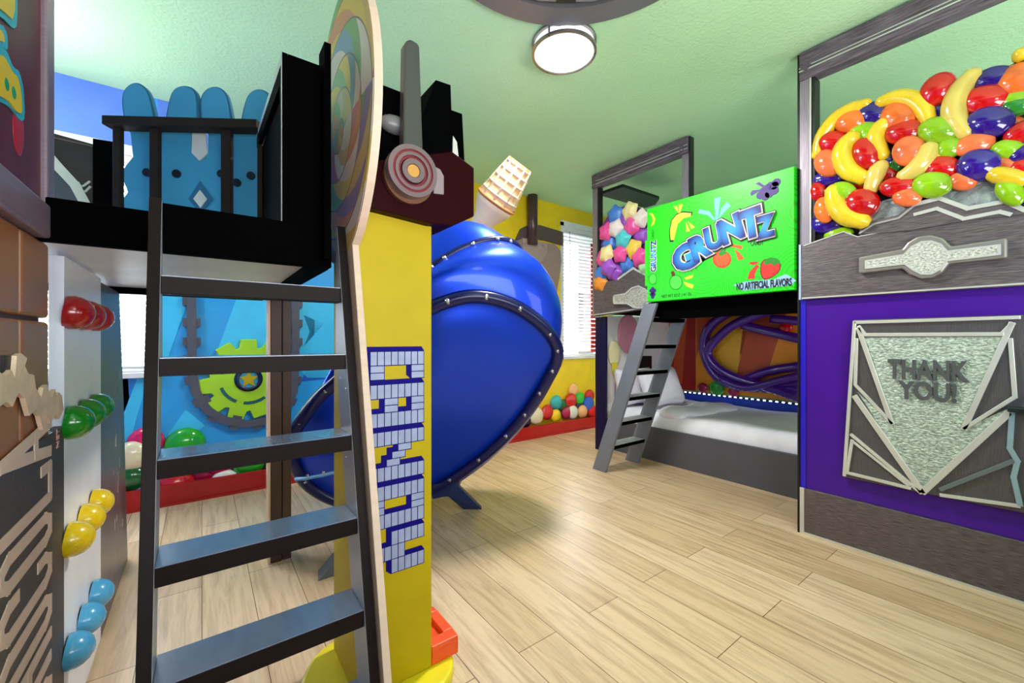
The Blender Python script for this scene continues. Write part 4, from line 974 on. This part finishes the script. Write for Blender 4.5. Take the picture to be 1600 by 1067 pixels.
def mt(path, r, d):
    pts = [R_(x, y, d) for x, y in path]; q = []
    for k in range(len(pts)-1):
        p0 = pts[max(k-1, 0)]; p1 = pts[k]; p2 = pts[k+1]; p3 = pts[min(k+2, len(pts)-1)]
        for s_ in (0, .25, .5, .75): q.append(.5*((2*p1)+(-p0+p2)*s_+(2*p0-5*p1+4*p2-p3)*s_*s_+(-p0+3*p1-3*p2+p3)*s_**3))
    q.append(pts[-1]); MB().tube(q, r, 12).build('purple_tube', pt, mu, True)
mt([(1185, 476), (1140, 488), (1110, 510), (1100, 535), (1104, 562), (1120, 588), (1150, 602), (1200, 606), (1252, 610)], 0.052, .055)
mt([(1225, 478), (1175, 495), (1140, 512), (1108, 545), (1115, 568), (1145, 588), (1190, 602), (1252, 622)], 0.047, .10)
mt([(1160, 508), (1200, 518), (1252, 530)], 0.047, .06)
mt([(1205, 498), (1252, 502)], 0.044, .05)
mt([(1160, 595), (1200, 580), (1252, 572)], 0.047, .06)
mt([(1195, 608), (1225, 601), (1252, 598)], 0.044, .055)
mt([(1125, 592), (1165, 606), (1210, 596), (1252, 586)], 0.039, .14)
for x, y, r, cc in ((1098, 606, .06, 'magenta'), (1120, 606, .085, 'green'), (1146, 612, .055, 'magenta'), (1228, 512, .06, 'red')):
    MB().ell(R_(x, y, .05), (0, r, 0), (0, 0, r), (r*.5, 0, 0)).build('mural_ball', mat('ball_'+cc, cols[cc], .12, coat=.7), mu, True)
MB().box(RX-.03, RX-.001, YB0, YB1-.012, .33, .52).build('blue_skirt', mat('skirt_blue', (24, 60, 180), .4), mu)
led = thing('led_strip', 'white glowing light strip above the mattress under the purple tube mural', 'light strip', (RX-.03, 2, .52))
MB().box(RX-.045, RX-.031, YB0, YB1-.02, .522, .534).build('channel', mat('led_channel', (16, 18, 50), .4), led)
lm = mat('led_glow', (225, 238, 255), .4, emit=7, vary=False)
l0 = MB().box(RX-.0495, RX-.0455, YB0+.008, YB0+.030, .523, .533).build('led', lm, led)
off = led.location
for i in range(34):
    o = l0 if i == 0 else l0.copy()
    if i: COL.objects.link(o); o.parent = led
    o.location = Vector((0, i*.057, 0))
# bedding
mg = MB(); nx, ny = 26, 40
xs0, xs1, ysa, ysb = 3.448, RX-.05, YB0+.01, YB1-.03
def hgt(x, y):
    e = min(1, (x-xs0)/.10); h = .315+.125*math.sqrt(max(0, 1-(1-e)**2))
    return h+.006*math.sin(y*9+x*3)*e+.004*math.sin(x*13-y*5)*e
xs_ = [xs0+(xs1-xs0)*(i/nx)**1.8 for i in range(nx+1)]
vs = [(x, ysa+(ysb-ysa)*j/ny, hgt(x, ysa+(ysb-ysa)*j/ny)) for x in xs_ for j in range(ny+1)]
fs = [(i*(ny+1)+j, (i+1)*(ny+1)+j, (i+1)*(ny+1)+j+1, i*(ny+1)+j+1) for i in range(nx) for j in range(ny)]
n0 = len(vs); vs += [(xs0, ysa, .28), (xs1, ysa, .28), (xs1, ysb, .28), (xs0, ysb, .28)]
fs += [tuple([n0]+[i*(ny+1) for i in range(nx+1)]+[n0+1]), tuple([n0+3]+[i*(ny+1)+ny for i in range(nx+1)]+[n0+2]), tuple([n0]+[j for j in range(ny+1)]+[n0+3]), (n0, n0+1, n0+2, n0+3)]
mm_ = MB().add(vs, fs)
setp(mm_.build('mattress', linen, None, True), 'white covered mattress in the lower bunk', 'mattress')
fd = MB(); pth = []
r0 = []
for i in range(15):
    x = xs0+.02+(RX-.25-xs0)*i/14; y = 2.22-.10*(i/14)+.012*math.sin(i*.8); pth.append((x, y, .455+.012*math.sin(i*.9)-max(0, .1-(x-xs0))*.5))
fd.tube(pth, [.06]*1+[.075]*13+[.05], 14, sq=(2.0, .7))
dv = fd.build('blanket_fold', linen, None, True, sub=1)
setp(dv, 'rolled back fold of the white duvet across the lower bunk', 'duvet')
def pillow(cx, cy, cz, tilt, label, sc=1):
    m = MB(); n = 16; vs = []; fs = []
    W, H, T = .32*sc, .21*sc, .085*sc
    for s_ in (1, -1):
        for i in range(n+1):
            for j in range(n+1):
                a, b = -1+2*i/n, -1+2*j/n
                k = max(0, (1-a**4)*(1-b**4))**.5
                pin = 1-.10*(1-abs(a))*(abs(b)**3); pin2 = 1-.10*(1-abs(b))*(abs(a)**3)
                vs.append(Vector((a*W*pin2, s_*T*k, b*H*pin)))
    for s_ in range(2):
        o = s_*(n+1)**2
        for i in range(n):
            for j in range(n): fs.append((o+i*(n+1)+j, o+(i+1)*(n+1)+j, o+(i+1)*(n+1)+j+1, o+i*(n+1)+j+1))
    R = Matrix.Rotation(tilt, 4, 'X')
    m.add([R @ v for v in vs], fs)
    o = m.build('pillow', linen, None, True); o.location = (cx, cy, cz); setp(o, label, 'pillow')
pillow(3.86, 2.56, .655, math.radians(-22), 'white plump pillow leaning up at the head of the lower bunk, behind the duvet fold')
pillow(3.74, 2.80, .64, math.radians(-10), 'white pillow half hidden behind the grey ladder at the bunk head', .95)

# ------------------------------------------------------------------ right ladder
l2 = thing('ladder', 'grey bunk ladder leaning in front of the lower bunk, left of the green candy box', 'ladder', (3.03, 2.45, 0))
for sx in (2.80, 3.25):
    MB().prism([(sx, 2.53, 0), (sx, 2.385, 0), (sx, 1.88, 1.42), (sx, 2.0, 1.42)], (-.025 if sx < 3 else -.025, 0, 0)).build('side_rail', ladgrey, l2, bevel=.002)
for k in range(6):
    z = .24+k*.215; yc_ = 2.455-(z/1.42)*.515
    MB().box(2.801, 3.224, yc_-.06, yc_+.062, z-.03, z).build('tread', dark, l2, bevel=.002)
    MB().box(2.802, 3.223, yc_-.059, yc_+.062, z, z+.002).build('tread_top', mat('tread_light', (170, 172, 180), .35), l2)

# ------------------------------------------------------------------ green candy box sign (x = 2.8)
GX = 2.795
def GQ(x, y, d=0): return PX(x, y, GX-d)
def green_mat():
    m = bpy.data.materials.new('box_green'); m.use_nodes = True; nt = m.node_tree; b = nt.nodes['Principled BSDF']; N = nt.nodes.new; L = nt.links.new
    tc = N('ShaderNodeTexCoord'); mp = N('ShaderNodeMapping'); mp.inputs['Scale'].default_value = (0, 1.15, 1)
    vo = N('ShaderNodeTexVoronoi'); vo.inputs['Scale'].default_value = 2.6; vo.inputs['Randomness'].default_value = .8
    L(tc.outputs['Object'], mp.inputs[0]); L(mp.outputs[0], vo.inputs['Vector'])
    mu_ = N('ShaderNodeMath'); mu_.operation = 'MULTIPLY'; mu_.inputs[1].default_value = 150; L(vo.outputs['Distance'], mu_.inputs[0])
    sn = N('ShaderNodeMath'); sn.operation = 'SINE'; L(mu_.outputs[0], sn.inputs[0])
    rp = N('ShaderNodeValToRGB'); rp.color_ramp.elements[0].position = 0; rp.color_ramp.elements[0].color = (*lin((8, 216, 4)), 1)
    rp.color_ramp.elements[1].position = .9; rp.color_ramp.elements[1].color = (*lin((50, 176, 6)), 1); L(sn.outputs[0], rp.inputs[0])
    L(rp.outputs[0], b.inputs['Base Color']); b.inputs['Roughness'].default_value = .4
    return m
gb_ = thing('candy_box_sign', 'bright green candy box sign with blue GRUNTZ lettering over the lower bunk', 'sign', (GX, 1.5, 1.4))
fpts = [(1011, 326), (1249, 258), (1249, 452), (1011, 472)]
gm = green_mat()
yl0, yl1 = GQ(1011, 400).y, ye+.014
zb0, zb1 = (GQ(1011, 472).z+GQ(1249, 452).z)/2, (GQ(1011, 326).z+GQ(1249, 258).z)/2
MB().box(GX, GX+.06, yl1, yl0, zb0, zb1).build('box', gm, gb_, bevel=.003)
MB().box(GX+.002, GX+.05, yl0, yl0+.02, GQ(1008, 447).z, GQ(1008, 376).z).build('side_flap', mat('flap_green', (50, 190, 20), .4), gb_)
MB().box(GX-.0008, GX-.0001, GQ(1030, 400).y-.002, GQ(1030, 400).y+.002, zb0, zb1).build('crease', mat('crease_green', (30, 180, 20), .4), gb_)
blk = mat('print_black', (14, 18, 20), .5); pwhite = mat('print_cream', (246, 226, 214), .5)
def gtext_mat():
    m = bpy.data.materials.new('letter_blue_shine'); m.use_nodes = True; nt = m.node_tree; b = nt.nodes['Principled BSDF']; N = nt.nodes.new; L = nt.links.new
    tc = N('ShaderNodeTexCoord'); vm = N('ShaderNodeVectorMath'); vm.operation = 'DISTANCE'; vm.inputs[1].default_value = (0, .5, .5)
    ms = N('ShaderNodeVectorMath'); ms.operation = 'MULTIPLY'; ms.inputs[1].default_value = (0, 1, 1); L(tc.outputs['Generated'], ms.inputs[0]); L(ms.outputs[0], vm.inputs[0]); rp = N('ShaderNodeValToRGB')
    rp.color_ramp.elements[0].position = .12; rp.color_ramp.elements[0].color = (*lin((40, 150, 230)), 1); rp.color_ramp.elements[1].position = .52; rp.color_ramp.elements[1].color = (*lin((16, 14, 112)), 1)
    L(vm.outputs['Value'], rp.inputs[0]); L(rp.outputs[0], b.inputs['Base Color']); b.inputs['Roughness'].default_value = .4
    return m
gtm = gtext_mat()
for i, (ch_, x, y, wpx, hpx, an) in enumerate([('G', 1071, 402, 33, 36, 22), ('R', 1095, 385, 26, 34, 24), ('U', 1117, 371, 25, 33, 14), ('N', 1143, 358, 30, 36, 20), ('T', 1174, 349, 30, 40, 10), ('Z', 1197, 354, 27, 31, 6)]):
    c = GQ(x, y, .001+i*.0009); wd = abs(GQ(x-wpx/2, y).y-GQ(x+wpx/2, y).y); ht = abs(GQ(x, y-hpx/2).z-GQ(x, y+hpx/2).z)
    an = math.radians(an*.75); rt = Vector((0, -math.cos(an), math.sin(an))); upv = Vector((0, math.sin(an), math.cos(an)))
    text('lettering_outline', ch_, c, rt, upv, wd, ht, .001, blk, gb_, offset=.135)
    text('lettering_border', ch_, c+Vector((-.0062, 0, 0)), rt, upv, wd, ht, .001, pwhite, gb_, offset=.098)
    text('lettering', ch_, c+Vector((-.0124, 0, 0)), rt, upv, wd, ht, .001, gtm, gb_, offset=.062)
def gword(s, x0, x1, y0, y1, hpx, mm, sl=0, off=0, d=.0005):
    a, b = GQ(x0, y0, d), GQ(x1, y1, d); c = (a+b)/2; rt = (b-a)
    text('small_lettering', s, c, rt, Vector((0, 0, 1)), rt.length, hpx/F*3.2, .0008, mm, gb_, offset=off)
gword('CANDY', 1173, 1193, 380, 379, 6.5, blk, off=.02)
gword('NET WT 5OZ (141 G)', 1034, 1080, 464, 460, 6, blk, off=.02)
gword('NO ARTIFICIAL FLAVORS', 1151, 1237, 448, 440, 9, blk, off=.03, d=.003)
def gpoly(name, pts, mm, d=.0005, dep=.0008, sm=0):
    pts = [Vector(p) for p in pts]
    if sm: pts = smooth_poly(pts, sm)
    return MB().prism([GQ(p.x, p.y, d) for p in pts], (-dep, 0, 0)).build(name, mm, gb_)
bl = mat('splash_blue', (150, 190, 226), .5); cyn = mat('splash_cyan', (110, 230, 230), .5); yy_ = mat('print_yellow', (236, 226, 50), .5); orr = mat('print_orange', (240, 84, 24), .5); prr = mat('print_red', (226, 36, 24), .5); gpu = mat('print_purple', (60, 20, 120), .5); gln = mat('print_green', (20, 130, 20), .5); lg = mat('print_lightgreen', (70, 226, 60), .5)
gpoly('splash', [(1146, 445), (1165, 440), (1210, 436), (1228, 428), (1244, 438), (1236, 446), (1160, 454)], bl)
# banana
ban = [(1048, 375), (1047, 360), (1050, 345), (1057, 336), (1066, 332), (1080, 333), (1079, 338), (1068, 341), (1059, 350), (1056, 362), (1053, 375)]
gpoly('banana_outline', [(Vector(p)-Vector((1060, 350)))*1.12+Vector((1060, 350)) for p in ban], blk); gpoly('banana', ban, yy_, .0014)
for q in ([(1052, 322), (1058, 322), (1061, 334)], [(1060, 320), (1067, 319), (1062, 334)], [(1072, 346), (1072, 362), (1078, 361)], [(1075, 346), (1086, 355), (1080, 358)]): gpoly('splash', q, yy_)
for q in ([(1091, 333), (1093, 327), (1108, 330), (1117, 342), (1116, 345), (1106, 336)], [(1116, 310), (1126, 308), (1121, 345), (1118, 345)], [(1122, 343), (1127, 326), (1136, 315), (1142, 322), (1133, 330)]): gpoly('splash', q, cyn)
for dx, dy in ((0, 0), (6, -4), (12, -7), (4, -8), (10, -12), (16, -12), (16, -4), (-6, 3), (-2, -3), (8, 1), (2, 5), (19, -17)):
    MB().disc(GQ(1194+dx, 302+dy, .0005), NX, .024, .002+.0004*(dx % 3), 14).build('grape', gpu, gb_)
for q in ([(1180, 287), (1186, 284), (1196, 291), (1192, 293)], [(1172, 302), (1176, 297), (1190, 296), (1184, 300), (1174, 306)]): gpoly('splash', q, gpu)
gpoly('stalk', [(1212, 288), (1217, 283), (1219, 285), (1215, 291)], gln)
# tomato orange fruit
def gdisc(name, x, y, a, b, mm, d=.0005, dep=.001):
    pts = [(x+a*math.cos(2*PI*k/28), y+b*math.sin(2*PI*k/28)) for k in range(28)]; return gpoly(name, pts, mm, d, dep)
gdisc('fruit_outline', 1128, 405, 14.5, 13.5, prr); gdisc('fruit', 1128, 405, 12.5, 11.8, orr, .0016)
gpoly('leaf', [(1122, 397), (1126, 392), (1124, 386), (1130, 391), (1134, 387), (1133, 393), (1137, 396), (1131, 397), (1129, 400)], gln, .0028)
for q in ([(1140, 385), (1146, 382), (1160, 384), (1159, 390), (1150, 387)], [(1147, 389), (1156, 395), (1163, 404), (1153, 407), (1150, 396)]): gpoly('splash', q, orr)
# strawberry
st_ = [(1191, 408), (1205, 405), (1219, 412), (1217, 424), (1205, 433), (1193, 436), (1189, 424)]
gpoly('berry_outline', [(Vector(p)-Vector((1204, 420)))*1.12+Vector((1204, 420)) for p in st_], mat('print_maroon', (120, 20, 16), .5), sm=1); gpoly('berry', st_, prr, .0014, sm=1)
gpoly('leaf', [(1193, 411), (1198, 404), (1207, 402), (1216, 405), (1221, 414), (1214, 411), (1210, 416), (1205, 411), (1198, 414)], gln, .0024)
for q in ([(1169, 412), (1173, 409), (1187, 409), (1178, 414)], [(1168, 436), (1171, 425), (1182, 413), (1186, 415), (1180, 426), (1179, 435)]): gpoly('splash', q, prr)
# apple outline
gdisc('apple_outline', 1056, 441, 10.5, 12, gln); gdisc('apple', 1056, 441, 9, 10.5, lg, .0016)
gpoly('stalk', [(1050, 431), (1048, 425), (1052, 423), (1055, 428), (1054, 432)], mat('print_brown', (90, 30, 20), .5), .0028)
for q in ([(1069, 434), (1083, 429), (1082, 434), (1072, 437)], [(1068, 440), (1084, 445), (1082, 451), (1072, 447)]): gpoly('splash', q, yy_)
# narrow printed strip at the left end
text('strip_lettering', 'GRUNTZ', GQ(1021, 400, .0012), (0, 0, 1), (0, 1, 0), .24, .045, .001, gtm, gb_, offset=.04)
text('strip_lettering', 'GRUNTZ', GQ(1021, 400, .0004), (0, 0, 1), (0, 1, 0), .24, .045, .0008, pwhite, gb_, offset=.09)
text('strip_lettering', 'CANDY', GQ(1020, 366, .0005), (0, 0, 1), (0, 1, 0), .075, .022, .001, blk, gb_)
gpoly('banana', [(1014, 333), (1020, 334), (1024, 342), (1022, 350), (1017, 354), (1020, 346), (1019, 338)], yy_)
gdisc('apple_outline', 1020, 436, 6.5, 9, gln); gdisc('apple', 1020, 436, 5.4, 7.6, lg, .0016)
for dx, dy in ((0, 0), (-3, 3), (3, 3), (0, 6), (-2, 9), (2, 9), (0, 13)): MB().disc(GQ(1020+dx, 451+dy, .0005), NX, .014, .002, 12).build('grape', gpu, gb_)
